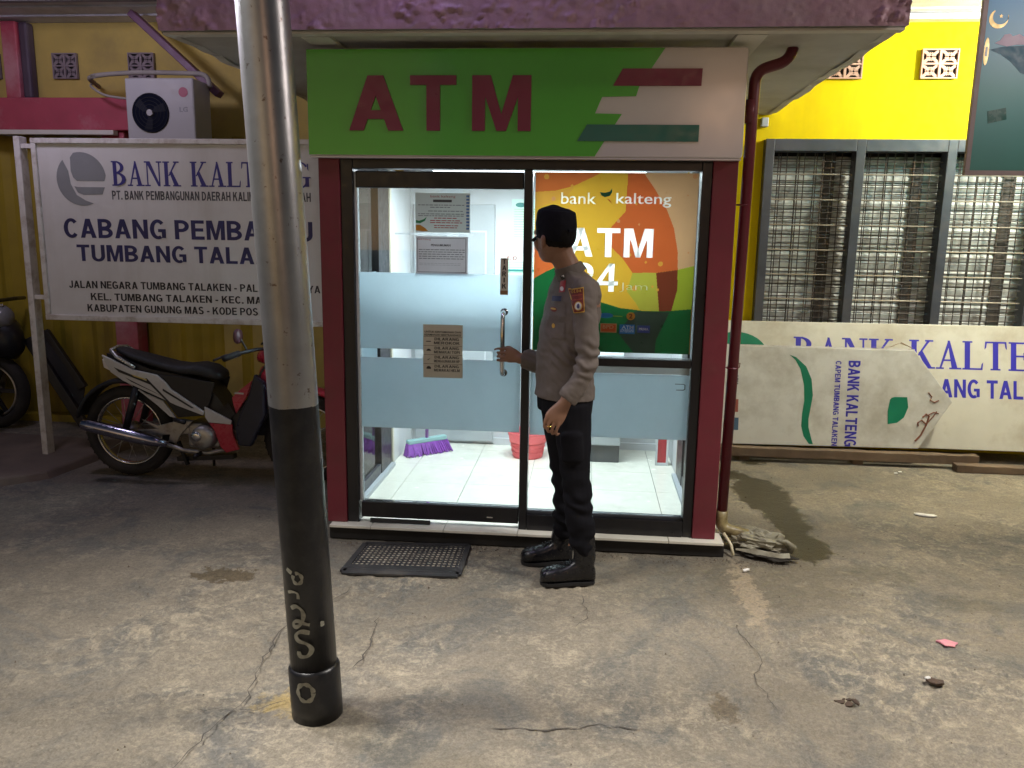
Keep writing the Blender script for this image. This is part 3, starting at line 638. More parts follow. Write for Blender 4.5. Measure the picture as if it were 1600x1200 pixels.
# notices taped to the door
def paper(x0, x1, z0, z1, mm): dsub(MB().box(x0, x1, 4.0435, 4.0445, z0, z1), 'notice', mm)
dsub(MB().box(-.854, -.581, 4.0275, 4.0285, 1.597, 1.787), 'notice', 'paperg'); dsub(MB().box(-.852, -.592, 4.0275, 4.0285, 1.390, 1.577), 'notice', 'paperw')
dn = lambda s, bx, mm='inkblack', bold=.0: dtx(s, bx, mm, bold, 4.0270)
dn('bank kalteng', (-.778, -.654, 1.762, 1.776), 'redprint'); dsub(MB().box(-.765, -.672, 4.0262, 4.0272, 1.743, 1.755), 'notice_bar', 'darkgrey')
rnd = random.Random(3)
def lines(z, x0, x1, n, dz, mm='greyprint', h=.004, nm='notice_print'):
    m = MB()
    for k in range(n):
        xx = x0
        while xx < x1-.01:
            w = rnd.uniform(.008, .026); m.box(xx, min(xx+w, x1), 4.0262, 4.0270, z-k*dz, z-k*dz+h); xx += w+.004
    dsub(m, nm, mm)
lines(1.727, -.84, -.61, 1, .01); lines(1.716, -.78, -.68, 1, .01); lines(1.698, -.79, -.61, 1, .01); lines(1.684, -.84, -.61, 2, .009)
lines(1.664, -.76, -.64, 1, .01, 'redprint'); lines(1.652, -.78, -.62, 2, .010, 'redprint'); lines(1.628, -.76, -.64, 2, .010, 'redprint')
m = MB()
for k in range(11): m.box(-.600, -.585, 4.0262, 4.0270, 1.612+k*.0155, 1.622+k*.0155)
dsub(m, 'notice_print', M('blue_icons', (.10, .20, .42), .5))
dsub(MB().prism([(-.852, 1.642), (-.83, 1.640), (-.806, 1.652), (-.797, 1.672), (-.812, 1.660), (-.835, 1.652), (-.852, 1.656)], FR(4.0272), .0006), 'notice_print', M('leaf_green', (.02, .22, .08), .5)); dsub(MB().prism([(-.852, 1.632), (-.83, 1.632), (-.805, 1.617), (-.79, 1.602), (-.82, 1.602), (-.852, 1.606)], FR(4.0272), .0006), 'notice_print', M('leaf_orange', (.55, .26, .03), .5))
dn('bank kalteng', (-.842, -.778, 1.556, 1.566), 'redprint'); dn('PENGUMUMAN', (-.776, -.678, 1.529, 1.540), bold=.02); lines(1.510, -.838, -.607, 5, .011); lines(1.444, -.836, -.62, 2, .008, 'greyprint', .0012)
fr_ = MB()
for a in ((-.845, -.601, 1.567, 1.569), (-.845, -.601, 1.401, 1.403), (-.845, -.843, 1.403, 1.567), (-.603, -.601, 1.403, 1.567)): fr_.box(a[0], a[1], 4.0262, 4.0270, a[2], a[3])
dsub(fr_, 'notice_border', 'darkgrey')
for z, x0 in ((1.583, -.96), (1.382, -.86)): dsub(MB().box(x0, -.565, 4.0266, 4.0274, z, z+.010), 'tape_glint', film('clear_tape_glint', (.9, .95, .97), .45, .5))  # upper strip is a painted reflection of the tube lamp on the glass
# ---- sides: glazed front part, solid rear part
for sx, xo in ((-1, -1.245), (1, .61)):
    a, b = (xo-.045, xo) if sx < 0 else (xo, xo+.045)
    kb('side_sill', 'wframe', a, b, 4.121, 4.80, .0805, .165, bevel=.003); kb('side_head', 'black', a, b, 4.121, 4.80, 1.88, 1.97); kb('side_post', 'black', a-.004, b+.004, 4.80, 5.06, .0805, 1.97, bevel=.003)
    kb('side_sill_lip', 'grey', xo-.0 if sx < 0 else xo-.03, xo+.03 if sx < 0 else xo, 4.121, 5.06, .0805, .105)
    kb('side_glass', 'glass', (a+b)/2-.004, (a+b)/2+.004, 4.121, 4.80, .166, 1.879); kb('side_film', 'film', (a+b)/2+.005, (a+b)/2+.010, 4.125, 4.795, .59, 1.36)
    kb('side_wall', 'white', a, b, 5.062, 5.70, .0805, 1.98)
    kb('wall_trim', M('cream_trim', (.56, .52, .42), .6), a-.002 if sx > 0 else a, b if sx > 0 else b+.012, 5.062, 5.10, .0805, 1.97)
kb('back_wall', 'white', -1.29, .655, 5.702, 5.78, .0805, 2.02); kb('ceiling', 'white', -1.29, .655, 4.10, 5.78, 2.021, 2.06); kb('roof', 'soffit', -1.30, .665, 3.99, 5.79, 2.061, 2.12)
# inner door in the back wall, notices on it
kb('inner_door', 'grey', -1.215, -.645, 5.672, 5.701, .105, 1.79, bevel=.003); 
for z in (.30, 1.60): kb('inner_door_moulding', 'white', -1.15, -.70, 5.664, 5.671, z, z+.012)
kb('inner_door_moulding', 'white', -.712, -.70, 5.664, 5.671, .312, 1.60); kb('inner_door_moulding', 'white', -.98, -.90, 5.664, 5.671, .312, 1.599)
kb('skirting', 'white', -.640, .60, 5.685, 5.701, .0805, .13)
for x0, x1, z0, z1 in ((-.53, -.32, 1.555, 1.83), (-.57, -.36, 1.31, 1.465)):
    nb = kb('wall_notice', M('pale_green_notice', (.60, .78, .70), .6, var=.03), x0, x1, 5.697, 5.7005, z0, z1)
    m = MB()
    for k in range(int((z1-z0-.07)/.017)): m.box(x0+.015, x1-.015, 5.6955, 5.6965, z0+.015+k*.017, z0+.023+k*.017)
    o = m.build('notice_print', M('pale_print', (.42, .60, .40), .6), kiosk); 
MB().prism(ell(-.47, 1.79, .035, .016), FR(5.6965), .001).build('notice_logo', mt['teal'], K); kb('notice_stripe', 'teal', -.565, -.365, 5.695, 5.6965, 1.335, 1.350)
for cx in (-.545, -.505): MB().torus((cx, 5.6955, 1.427), .013, .0022, 'y', 20, 6).build('ban_symbol', mt['redprint'], K); MB().bar((cx-.009, 5.6955, 1.436), (cx+.009, 5.6955, 1.418), .002, .002).build('ban_symbol', mt['redprint'], K)
# ceiling tube lamp
kl = D.objects.new('ceiling_lamp', None); link(kl, K)
def lsub(o): o.parent = kl; return o
lsub(MB().box(-.95, .35, 4.78, 4.92, 1.985, 2.020).build('lamp_housing', mt['white'], bevel=.004))
lsub(MB().tube([(-.92, 4.85, 1.965), (.32, 4.85, 1.965)], .016, 12).build('lamp_tube', emit('tube_glow', (.84, .95, 1.0), 5), smooth=True))
al = D.lights.new('tube_light', 'AREA'); al.shape = 'RECTANGLE'; al.size = 1.2; al.size_y = .10; al.energy = 64; al.color = (.85, .95, 1.0)
ao = D.objects.new('tube_light', al); COL.objects.link(ao); ao.location = (-.3, 4.85, 1.945); ao.parent = kl
# ---- the cash machine, mostly hidden
atm = thing('cash_machine', 'grey cash machine with dark base behind the frosted right pane', 'cash machine', (.09, 5.45, .08))
MB().loft([[(-.09, 5.32, .20), (.26, 5.32, .20), (.26, 5.68, .20), (-.09, 5.68, .20)], [(-.09, 5.30, .82), (.26, 5.30, .82), (.26, 5.68, .82), (-.09, 5.68, .82)], [(-.09, 5.46, .92), (.26, 5.46, .92), (.26, 5.68, .92), (-.09, 5.68, .92)], [(-.09, 5.50, 1.42), (.26, 5.50, 1.42), (.26, 5.68, 1.42), (-.09, 5.68, 1.42)]]).build('cabinet', mt['grey'], atm, bevel=.008)
box('base', mt['darkgrey'], atm, -.085, .255, 5.335, 5.675, .0805, .199, .004); box('screen', M('screen_glass', (.02, .03, .05), .1), atm, -.02, .19, 5.478, 5.484, 1.06, 1.26, .002); box('keypad', mt['chrome'], atm, .0, .12, 5.33, 5.42, .845, .862, .003); box('cash_slot', mt['darkgrey'], atm, .0, .17, 5.296, 5.301, .66, .70)
rp = thing('red_framed_board', 'small red board in a white frame standing in the right rear corner', 'board', (.545, 5.32, .08))
box('panel', mt['redprint'], rp, .508, .566, 5.312, 5.318, .10, .46); box('frame', mt['white'], rp, .495, .508, 5.305, 5.322, .0805, .475); box('frame', mt['white'], rp, .566, .579, 5.305, 5.322, .0805, .475); box('frame', mt['white'], rp, .5081, .5659, 5.305, 5.322, .0805, .0995); box('frame', mt['white'], rp, .5081, .5659, 5.305, 5.322, .4605, .475)
# ---- bucket and broom inside
bk = thing('bucket', 'translucent pink plastic bucket on the white floor tiles', 'bucket', (-.37, 5.40, .08))
mt['pink'] = M('pink_plastic', (.85, .22, .24), .3, var=.05, trans=.45)
MB().lathe([(.098, 0), (.104, .006), (.122, .11), (.128, .113), (.135, .17), (.140, .172), (.140, .180), (.134, .178), (.118, .11), (.098, .012), (.0, .010)], (-.37, 5.42, .0805), 'z', 32).build('pail', mt['pink'], bk, smooth=True)
for z, r in ((.045, .112), (.075, .118), (.105, .123)): MB().torus((-.37, 5.42, .0805+z), r, .003, 'z', 36, 6).build('ridge', mt['pink'], bk, smooth=True)
MB().tube([(-.37+.142*math.cos(a), 5.42+.02-.142*.25*math.sin(a), .25-.09*math.sin(a)) for a in np.linspace(0, math.pi, 14)], .0025, 6).build('bail', mt['chrome'], bk)
br = thing('broom', 'purple bristled broom leaning in the left rear corner', 'broom', (-1.09, 5.42, .08))
mt['purple'] = M('purple_bristle', (.20, .04, .33), .6, var=.25, scale=40, bump=.6, bscale=120)
m = MB(); A = Vector((-1.19, 5.30, 0)); B = Vector((-.96, 5.50, 0)); rnd = random.Random(8)
for k in range(60):
    for q in range(4):
        tt = k/59; p = A.lerp(B, tt); n_ = Vector((.66, -.75, 0)); s0 = (q-1.5)*.009
        top = p+n_*s0+Vector((0, 0, .165)); bot = A.lerp(B, tt*1.16-.08)+n_*(s0*2.4+.03)+Vector((rnd.uniform(-.006, .006), rnd.uniform(-.006, .006), .083+.010*math.sin(k*.7)))
        m.bar(top, bot, .0065, .0065)
m.build('bristles', mt['purple'], br); br.children[0]['kind'] = 'stuff'
MB().bar(A+Vector((0, 0, .175)), B+Vector((0, 0, .175)), .045, .03).build('head', M('broom_head', (.25, .42, .42), .5), br, bevel=.006)
MB().tube([(-1.075, 5.40, .185), (-1.10, 5.60, 1.30)], .012, 10).build('stick', M('broom_stick', (.30, .12, .42), .4), br, smooth=True)
# ------------------------------------------------------------------ ATM sign box
sg = thing('atm_sign', 'green and white ATM sign box with red letters above the kiosk door', 'sign', (-.33, 3.93, 1.95))
mt['signgreen'] = M('sign_green', (.065, .40, .03), .24, var=.04, scale=3, rv=.2); mt['signwhite'] = M('sign_white', (.56, .53, .52), .20, var=.03, scale=3, rv=.15); mt['signred'] = M('sign_red', (.19, .011, .05), .35, var=.06); mt['signteal'] = M('sign_teal', (.012, .13, .10), .35, var=.06)
def rrect(x0, x1, z0, z1, r, n=6):
    P = []
    for cx, cz, a in ((x1-r, z1-r, 0), (x0+r, z1-r, 90), (x0+r, z0+r, 180), (x1-r, z0+r, 270)): P += [(cx+r*math.cos(math.radians(a+90*k/n)), cz+r*math.sin(math.radians(a+90*k/n))) for k in range(n+1)]
    return P
MB().prism(rrect(-1.356, .695, 1.952, 2.440, .018), FR(3.995), .06).build('cabinet', mt['signwhite'], sg, bevel=.006)
f = FR(3.935)
poly('face_green', mt['signgreen'], sg, [(-1.352, 1.957), (.018, 1.957), (.11, 2.105), (.137, 2.147), (.014, 2.150), (.044, 2.223), (.199, 2.226), (.211, 2.268), (.322, 2.436), (-1.352, 2.436)], f, .003)
poly('stripe_red', mt['signred'], sg, [(.092, 2.271), (.491, 2.271), (.493, 2.346), (.133, 2.346)], f, .0062)
poly('stripe_teal', mt['signteal'], sg, [(-.065, 2.026), (.491, 2.026), (.492, 2.100), (-.022, 2.100)], f, .0064)
for ch, x0, x1 in (('A', -1.15, -.889), ('T', -.854, -.635), ('M', -.56, -.284)): sans(ch, (x0, x1, 2.069, 2.317), FR(3.9318), mt['signred'], sg, t=.007)
box('lip', mt['signwhite'], sg, -1.35, .69, 3.937, 3.990, 1.944, 1.9515)
# ------------------------------------------------------------------ poster behind the right pane
po = thing('atm_poster', 'orange and green ATM 24 Jam poster behind the upper right pane', 'poster', (.13, 4.05, 1.02))
PC = dict(yel=(.66, .38, .035), ora=(.56, .14, .035), tan=(.64, .33, .05), red=(.56, .12, .03), bei=(.60, .36, .18), lg=(.42, .40, .05), br=(.17, .035, .015), lg2=(.32, .38, .03), grn=(.008, .11, .03), wd=(.03, .05, .035), wht=(.95, .97, .94), bub=(.60, .28, .12))
PM = {k: M('poster_'+k, c, .35, var=.05, scale=5, trans=.48 if k != 'wht' else .8) for k, c in PC.items()}
def inpoly(P, U, Vv):
    r_ = np.zeros(U.shape, bool); n = len(P)
    for k in range(n):
        (x1, y1), (x2, y2) = P[k], P[(k+1) % n]
        if y1 == y2: continue
        r_ ^= ((y1 > Vv) != (y2 > Vv)) & (U < (x2-x1)*(Vv-y1)/(y2-y1)+x1)
    return r_
lay = [('ora', [(-.262, 1.797), (-.165, 1.804), (-.082, 1.825), (-.001, 1.863), (.062, 1.893), (-.262, 1.893)]),
 ('tan', [(-.262, 1.795), (-.165, 1.802), (-.075, 1.821), (-.109, 1.775), (-.262, 1.718)]),
 ('red', [(.11, 1.635), (.176, 1.71), (.182, 1.893), (.255, 1.893), (.314, 1.813), (.373, 1.72), (.411, 1.633), (.434, 1.524), (.439, 1.435), (.333, 1.419), (.222, 1.417), (.171, 1.485), (.106, 1.546)]),
 ('bei', [(.255, 1.893), (.520, 1.893), (.519, 1.457), (.439, 1.435), (.434, 1.524), (.411, 1.633), (.373, 1.72), (.314, 1.813)]),
 ('lg', [(.222, 1.417), (.336, 1.419), (.359, 1.231), (.265, 1.236), (.243, 1.271), (.198, 1.326)]),
 ('br', [(.336, 1.419), (.439, 1.435), (.442, 1.338), (.418, 1.233), (.359, 1.231)]),
 ('lg2', [(.439, 1.435), (.519, 1.457), (.516, 1.246), (.418, 1.234), (.442, 1.338)]),
 ('red', [(-.262, 1.60), (-.215, 1.554), (-.163, 1.437), (-.26, 1.379)]),
 ('grn', [(-.262, 1.379), (-.204, 1.414), (-.156, 1.437), (-.083, 1.376), (.06, 1.274), (.167, 1.244), (.272, 1.233), (.384, 1.232), (.516, 1.246), (.515, 1.023), (-.26, 1.023)]),
 ('wd', [(.24, 1.2285), (.41, 1.2285), (.351, 1.091), (.347, 1.024), (.242, 1.024), (.16, 1.122)])]
rnd = random.Random(11)
for k in range(34):
    a, b_, r_ = rnd.uniform(-.24, .50), rnd.uniform(1.28, 1.88), rnd.uniform(.004, .013)
    lay.append(('tan' if k % 2 else 'bub', ell(a, b_, r_, r_, n=12)))
def poster_sheet(holes):                                        # one printed sheet; the lettering lies in its own openings
    us = np.arange(-.262, .5185, .0021); vv = np.arange(1.022, 1.8935, .0021); U, Vv = np.meshgrid((us[:-1]+us[1:])/2, (vv[:-1]+vv[1:])/2)
    names = list(PM); ids = np.full(U.shape, names.index('yel'))
    for nm, P in lay: ids[inpoly(P, U, Vv)] = names.index(nm)
    hole = np.zeros(U.shape, bool)
    for P in holes:
        c_ = np.mean(P, 0); a0, a1 = np.min(P, 0), np.max(P, 0)
        sl = (slice(max(0, int((a0[1]-1.022)/.0021)-1), int((a1[1]-1.022)/.0021)+2), slice(max(0, int((a0[0]+.262)/.0021)-1), int((a1[0]+.262)/.0021)+2))
        hole[sl] |= inpoly([tuple(q) for q in P], U[sl], Vv[sl])
    er = hole.copy(); er[1:] &= hole[:-1]; er[:-1] &= hole[1:]; er[:, 1:] &= hole[:, :-1]; er[:, :-1] &= hole[:, 1:]
    nx = len(us); G = np.stack(np.meshgrid(us, vv), -1).reshape(-1, 2); vt = np.stack([G[:, 0], np.full(len(G), 4.029), G[:, 1]], 1)
    jj, ii = np.nonzero(~er); f0 = jj*nx+ii; F = np.stack([f0, f0+1, f0+1+nx, f0+nx], 1)
    me = D.meshes.new('printed_sheet'); me.vertices.add(len(vt)); me.vertices.foreach_set('co', vt.ravel()); me.loops.add(F.size); me.loops.foreach_set('vertex_index', F.ravel().astype(np.int32)); me.polygons.add(len(F)); me.polygons.foreach_set('loop_start', np.arange(0, F.size, 4, dtype=np.int32))
    for nm in names: me.materials.append(PM[nm])
    me.polygons.foreach_set('material_index', ids[jj, ii].astype(np.int32)); me.update(calc_edges=True)
    return link(D.objects.new('printed_sheet', me), po)
def flat_outline(objs):
    out = []
    for o in objs:
        me = o.data
        for p in me.polygons:
            if abs(p.normal.y) > .9: out.append(np.array([(me.vertices[i].co.x, me.vertices[i].co.z) for i in p.vertices]))
    return out
letters = []
tx = lambda s, bx, bold=0, c='wht', **k: letters.append(text(s, bx, FR(4.0275), PM[c] if isinstance(c, str) else c, po, bold=bold, t=0, **k))
tx('bank', (-.137, .034, 1.742, 1.797), .01); tx('kalteng', (.128, .392, 1.730, 1.797), .01); letters += sans('ATM', (-.101, .316, 1.491, 1.630), FR(4.0275), PM['wht'], po, t=0); letters += sans('24', (-.065, .153, 1.323, 1.460), FR(4.0275), PM['wht'], po, t=0); tx('Jam', (.162, .297, 1.322, 1.369), -.012)
poly('print_leaf', M('poster_leaf', (.02, .20, .12), .4, trans=.3), po, [(.049, 1.800), (.075, 1.797), (.097, 1.803), (.108, 1.818), (.109, 1.800), (.098, 1.783), (.075, 1.776), (.058, 1.784)], FR(4.0275), .0008); poly('print_leaf', PM['ora'], po, [(.085, 1.770), (.098, 1.764), (.112, 1.744), (.098, 1.755)], FR(4.0275), .0008)
poster_sheet(flat_outline(letters))
LB = M('logo_blue', (.02, .16, .42), .4, trans=.3); LW = PM['wht']
poly('print_logo', LB, po, ell(.10, 1.205, .036, .013), FR(4.0275), .0006); poly('print_logo', PM['lg'], po, [(.135, 1.206), (.181, 1.204), (.181, 1.200), (.135, 1.201)], FR(4.0275), .0006); poly('print_logo', PM['tan'], po, ell(.222, 1.205, .021, .020), FR(4.0275), .0006)
poly('print_logo', PM['bei'], po, [(.075, 1.121), (.155, 1.121), (.155, 1.166), (.075, 1.166)], FR(4.0275), .0006); poly('print_logo', PM['red'], po, [(.079, 1.125), (.151, 1.125), (.151, 1.162), (.079, 1.162)], FR(4.0275), .0009); text('ATM BERSAMA', (.174, .240, 1.124, 1.140), FR(4.0268), LW, po, t=.0005)
poly('print_logo', LB, po, [(.169, 1.117), (.244, 1.117), (.244, 1.163), (.169, 1.163)], FR(4.0275), .0006); text('ATM', (.180, .238, 1.141, 1.158), FR(4.0268), LW, po, t=.0005, bold=.02); text('BPD', (.086, .140, 1.140, 1.158), FR(4.0264), PM['bei'], po, t=.0005, bold=.02); text('2', (.213, .231, 1.193, 1.217), FR(4.0268), PM['br'], po, t=.0005, bold=.03)
poly('print_logo', M('logo_navy', (.03, .05, .22), .4, trans=.3), po, [(.257, 1.124), (.318, 1.124), (.318, 1.160), (.257, 1.160)], FR(4.0275), .0006); text('PRIMA', (.265, .311, 1.136, 1.148), FR(4.0268), LW, po, t=.0005, bold=.02)
# ------------------------------------------------------------------ drain pipe, elbow, bag
dp = thing('drain_pipe', 'dark red drain pipe running down beside the right pillar', 'pipe', (.74, 4.10, 0))
def bend(P, r=.05, n=6):
    P = [Vector(p) for p in P]; out = [P[0]]
    for a, b, c in zip(P, P[1:], P[2:]):
        p, q = b+(a-b).normalized()*r, b+(c-b).normalized()*r
        for k in range(n+1):
            t_ = k/n; out.append((1-t_)**2*p+2*t_*(1-t_)*b+t_*t_*q)
    return out+[P[-1]]
MB().tube(bend([(.93, 4.13, 2.474), (.915, 4.12, 2.415), (.760, 4.10, 2.365), (.738, 4.10, .16)], .055), .0265, 14).build('pipe', mt['redpipe'], dp, smooth=True)
MB().tube([(.747, 4.10, 2.235), (.745, 4.10, 2.13)], .0295, 14).build('coupling', mt['redpipe'], dp, smooth=True)
MB().tube(bend([(.738, 4.10, .20), (.738, 4.10, .105), (.87, 4.06, .085)], .045), .031, 14).build('outlet_elbow', M('dirty_pvc', (.07, .045, .025), .4, var=.4, dirt=(.42, .35, .16), damt=.8, dscale=7), dp, smooth=True)
for z in (.95, 1.75): MB().torus((.741, 4.10, z), .028, .004, 'z', 20, 6).build('pipe_clip', mt['redpipe'], dp)
# ------------------------------------------------------------------ left signboard on posts
ls = thing('bank_signboard', 'white signboard on steel posts lettered BANK KALTENG CABANG PEMBANTU behind the motorcycle', 'signboard', (-2.6, 5.1, 0))
for x in (-3.715, -1.56):
    MB().box(x, x+.042, 5.10, 5.175, .02, 2.165).build('post', mt['steelw'], ls, bevel=.004)
for z0, z1 in ((2.118, 2.150), (.985, 1.020)): box('frame_rail', mt['steelw'], ls, -3.575, -1.60, 5.065, 5.105, z0, z1, .003)
for x in (-3.575, -1.632): box('frame_stile', mt['steelw'], ls, x, x+.032, 5.066, 5.104, 1.0205, 2.1175, .003)
box('panel', mt['boardw'], ls, -3.5425, -1.6325, 5.082, 5.098, 1.0205, 2.1175)
for z in (2.09, 1.115): box('bracket', mt['steelw'], ls, -3.672, -3.5755, 5.108, 5.140, z, z+.028, .002)
y = FR(5.0818)
lt = lambda s, bx, mm, bold=.02: text(s, bx, y, mt[mm], ls, bold=bold, t=.0012)
serif('BANK KALTENG', (-3.050, -1.735, 1.858, 2.012), y, mt['navy'], ls)
sans('PT. BANK PEMBANGUNAN DAERAH KALIMANTAN TENGAH', (-3.058, -1.745, 1.772, 1.828), y, M('dark_grey_print', (.07, .07, .08), .5), ls); lt = lambda s, bx, mm, bold=0: sans(s, bx, y, mt[mm], ls)
lt('CABANG PEMBANTU', (-3.405, -1.74, 1.526, 1.648), 'navy2', .03); lt('TUMBANG TALAKEN', (-3.328, -1.82, 1.376, 1.482), 'navy2', .03)
lt('JALAN NEGARA TUMBANG TALAKEN - PALANGKA RAYA', (-3.402, -1.70, 1.199, 1.247), 'inkblack'); lt('KEL. TUMBANG TALAKEN - KEC. MANUHING', (-3.257, -1.84, 1.121, 1.168), 'inkblack'); lt('KABUPATEN GUNUNG MAS - KODE POS', (-3.286, -2.12, 1.046, 1.094), 'inkblack')
cx, cz, r = -3.257, 1.898, .168
poly('emblem_piece', mt['greyprint'], ls, [(cx+r*math.cos(math.radians(a)), cz+r*math.sin(math.radians(a))) for a in range(135, 301, 8)]+[(cx+.02, cz-.135), (cx-.04, cz-.10), (cx-.075, cz-.03), (cx-.085, cz+.05)], y, .0011)
poly('emblem_piece', mt['greyprint'], ls, [(cx-.066, cz+.135)]+[(cx+r*math.cos(math.radians(a)), cz+r*math.sin(math.radians(a))) for a in range(105, 4, -8)]+[(cx+.155, cz-.012), (cx-.03, cz-.012), (cx-.055, cz+.01), (cx-.068, cz+.05)], y, .0011)
poly('emblem_piece', mt['greyprint'], ls, [(cx-.052, cz-.045), (cx-.03, cz-.050)]+[(cx+.155, cz-.050), (cx+.135, cz-.095), (cx+.01, cz-.100), (cx-.03, cz-.085)], y, .0011)
# ------------------------------------------------------------------ air conditioner
ac = thing('air_conditioner', 'white outdoor air conditioner unit with dark round fan above the signboard', 'air conditioner', (-3.08, 5.85, 2.2))
mt['acw'] = M('ac_white', (.36, .36, .36), .5, var=.05, dirt=(.36, .34, .31), damt=.5)
box('casing', mt['acw'], ac, -3.29, -2.785, 5.72, 5.98, 2.20, 2.632, .012); MB().lathe([(.135, 0), (.135, .012), (0, .012)], (-3.108, 5.712, 2.395), 'y', 36).build('fan_recess', M('fan_dark', (.008, .010, .020), .95, spec=.05), ac)
for k in range(5): MB().torus((-3.108, 5.708, 2.395), .03+.025*k, .0014, 'y', 36, 6).build('fan_guard', mt['rubber'], ac)
MB().lathe([(0, 0), (.022, 0), (.022, .014)], (-3.108, 5.698, 2.395), 'y', 20).build('fan_hub', mt['acw'], ac)
for k in range(3):
    a = k*2.1; MB().prism([(-3.108+.02*math.cos(a+q)+rr_*math.cos(a+q), 2.395+.02*math.sin(a+q)+rr_*math.sin(a+q)) for q, rr_ in ((0, 0), (.1, .1), (.6, .1), (.9, .03))], FR(5.711), .002).build('fan_blade', M('fan_blade', (.02, .022, .03), .8, spec=.1), ac)
poly('emblem', M('ac_logo', (.30, .06, .10), .5), ac, ell(-2.862, 2.535, .034, .034), FR(5.7195), .001); text('LG', (-2.895, -2.835, 2.402, 2.436), FR(5.7195), mt['greyprint'], ac, bold=.02, t=.001)
for x in (-3.2, -2.88): MB().box(x, x+.03, 5.70, 6.29, 2.165, 2.198).build('wall_bracket', mt['steelw'], ac)
hose = M('pipe_lagging', (.30, .28, .25), .8, var=.15, bump=.3)
ph = thing('pipe_loop', 'grey lagged refrigerant pipes looping left of the air conditioner', 'pipe', (-3.6, 6.0, 2.55))
MB().tube(bend([(-3.80, 6.25, 2.66), (-3.72, 5.97, 2.68), (-3.60, 5.95, 2.695), (-3.30, 5.95, 2.712), (-2.78, 5.95, 2.70), (-2.75, 5.9, 2.6)], .08), .017, 10).build('pipe', hose, ph, smooth=True); MB().tube(bend([(-3.76, 6.1, 2.665), (-3.69, 5.95, 2.613), (-3.574, 5.93, 2.546), (-3.40, 5.93, 2.523), (-3.285, 5.93, 2.52)], .06), .009, 8).build('pipe', hose, ph, smooth=True)
# ------------------------------------------------------------------ old sign panels leaning at the right
def lean(x, y0, y1, z0, h):                                    # local (u right, v up the panel, w out) -> world
    a = math.atan2(y1-y0, h); ca, sa = math.cos(a), math.sin(a)
    return lambda u, v, w: (x+u, y0+v*sa-w*ca, z0+v*ca+w*sa)
rs = thing('old_sign_panel', 'long weathered white panel lettered BANK KALTENG leaning under the barred windows', 'sign', (2.3, 6.1, 0))
L = lean(0, 5.98, 6.20, .10, .90)
MB().prism([(1.0, 0), (3.75, 0), (3.75, .915), (1.0, .905)], L, .03, -.03).build('panel', mt['boardc'], rs, bevel=.004)
serif('BANK KALTENG', (1.55, 3.63, .585, .795), L, mt['blue'], rs); sans('CAPEM TUMBANG TALAKEN', (1.72, 3.55, .378, .512), L, mt['blue'], rs)
poly('emblem_piece', mt['gprint'], rs, ell(1.13, .63, .24, .19, 0, 180, 18), L, .001)
ps = thing('pointed_sign_panel', 'arrow-pointed white panel with green swoosh leaning before the longer one', 'sign', (1.8, 5.9, 0))
L2 = lean(0, 5.875, 5.955, .105, .72)
MB().prism([(1.0, 0), (2.41, .015), (2.625, .36), (2.345, .72), (1.0, .722)], L2, .05, -.052).build('panel', mt['boardc2'], ps, bevel=.004)
MB().prism([(1.0, .7225), (2.345, .7205), (2.345, .728), (1.0, .730)], L2, .05, -.055).build('edge_strip', mt['steelw'], ps); q = lambda P: [(a, b-.107) for a, b in P]
poly('swoosh', mt['gprint'], ps, q([(1.477, .772), (1.524, .755), (1.598, .69), (1.640, .60), (1.655, .483), (1.645, .40), (1.633, .31), (1.636, .25), (1.654, .186), (1.673, .127), (1.644, .129), (1.604, .184), (1.584, .258), (1.586, .35), (1.597, .44), (1.589, .554), (1.559, .67), (1.52, .735)]), L2, .001, -.002)
poly('leaf', mt['gprint'], ps, q([(2.194, .470), (2.205, .484), (2.227, .490), (2.312, .491), (2.323, .418), (2.297, .344), (2.252, .305), (2.188, .293), (2.182, .384)]), L2, .001, -.002)
sans('BANK KALTENG', (1.893, 1.975, .014, .634), L2, mt['blue'], ps, t=.001, w0=-.002, rot=1); sans('CAPEM TUMBANG TALAKEN', (1.803, 1.842, .014, .630), L2, mt['blue'], ps, t=.001, w0=-.002, rot=1)
sans('ATM', (1.088, 1.122, .44, .51), L2, mt['navy2'], ps, t=.001, w0=-.002, rot=1); poly('small_logo', M('logo_red_dull', (.32, .09, .06), .5), ps, q([(1.074, .437), (1.130, .437), (1.130, .343), (1.074, .343)]), L2, .001, -.002); poly('small_logo', M('logo_blue_dull', (.06, .12, .19), .5), ps, q([(1.075, .302), (1.137, .302), (1.137, .211), (1.075, .211)]), L2, .001, -.002)
def curl(P, w=.006, mm='ornament', nm='ornament'):
    m = MB(); m.tube([L2(a, b-.107, .0) for a, b in P], w, 6); return m.build(nm, mt[mm], ps)
curl([(2.383, .177), (2.42, .22), (2.455, .30), (2.47, .36), (2.45, .375), (2.425, .35)]); curl([(2.455, .30), (2.42, .33), (2.395, .31), (2.40, .285)], .005); curl([(2.46, .31), (2.50, .36), (2.52, .396)], .004); curl([(2.45, .36), (2.50, .39), (2.535, .38)], .004); curl([(2.455, .53), (2.48, .50), (2.47, .475), (2.50, .46), (2.53, .475)], .004); curl([(1.085, .725), (1.10, .69), (1.13, .70), (1.125, .67), (1.095, .66)], .004)
MB().loft([[L2(2.05, .735, -.03), L2(2.05, .735, -.05)], [L2(2.18, .742, -.02), L2(2.2, .738, -.055)], [L2(2.26, .775, -.03), L2(2.25, .77, -.05)], [L2(2.34, .735, -.02), L2(2.34, .735, -.05)]], caps=False).build('torn_wrap', M('torn_wrap', (.38, .27, .17), .7), ps)
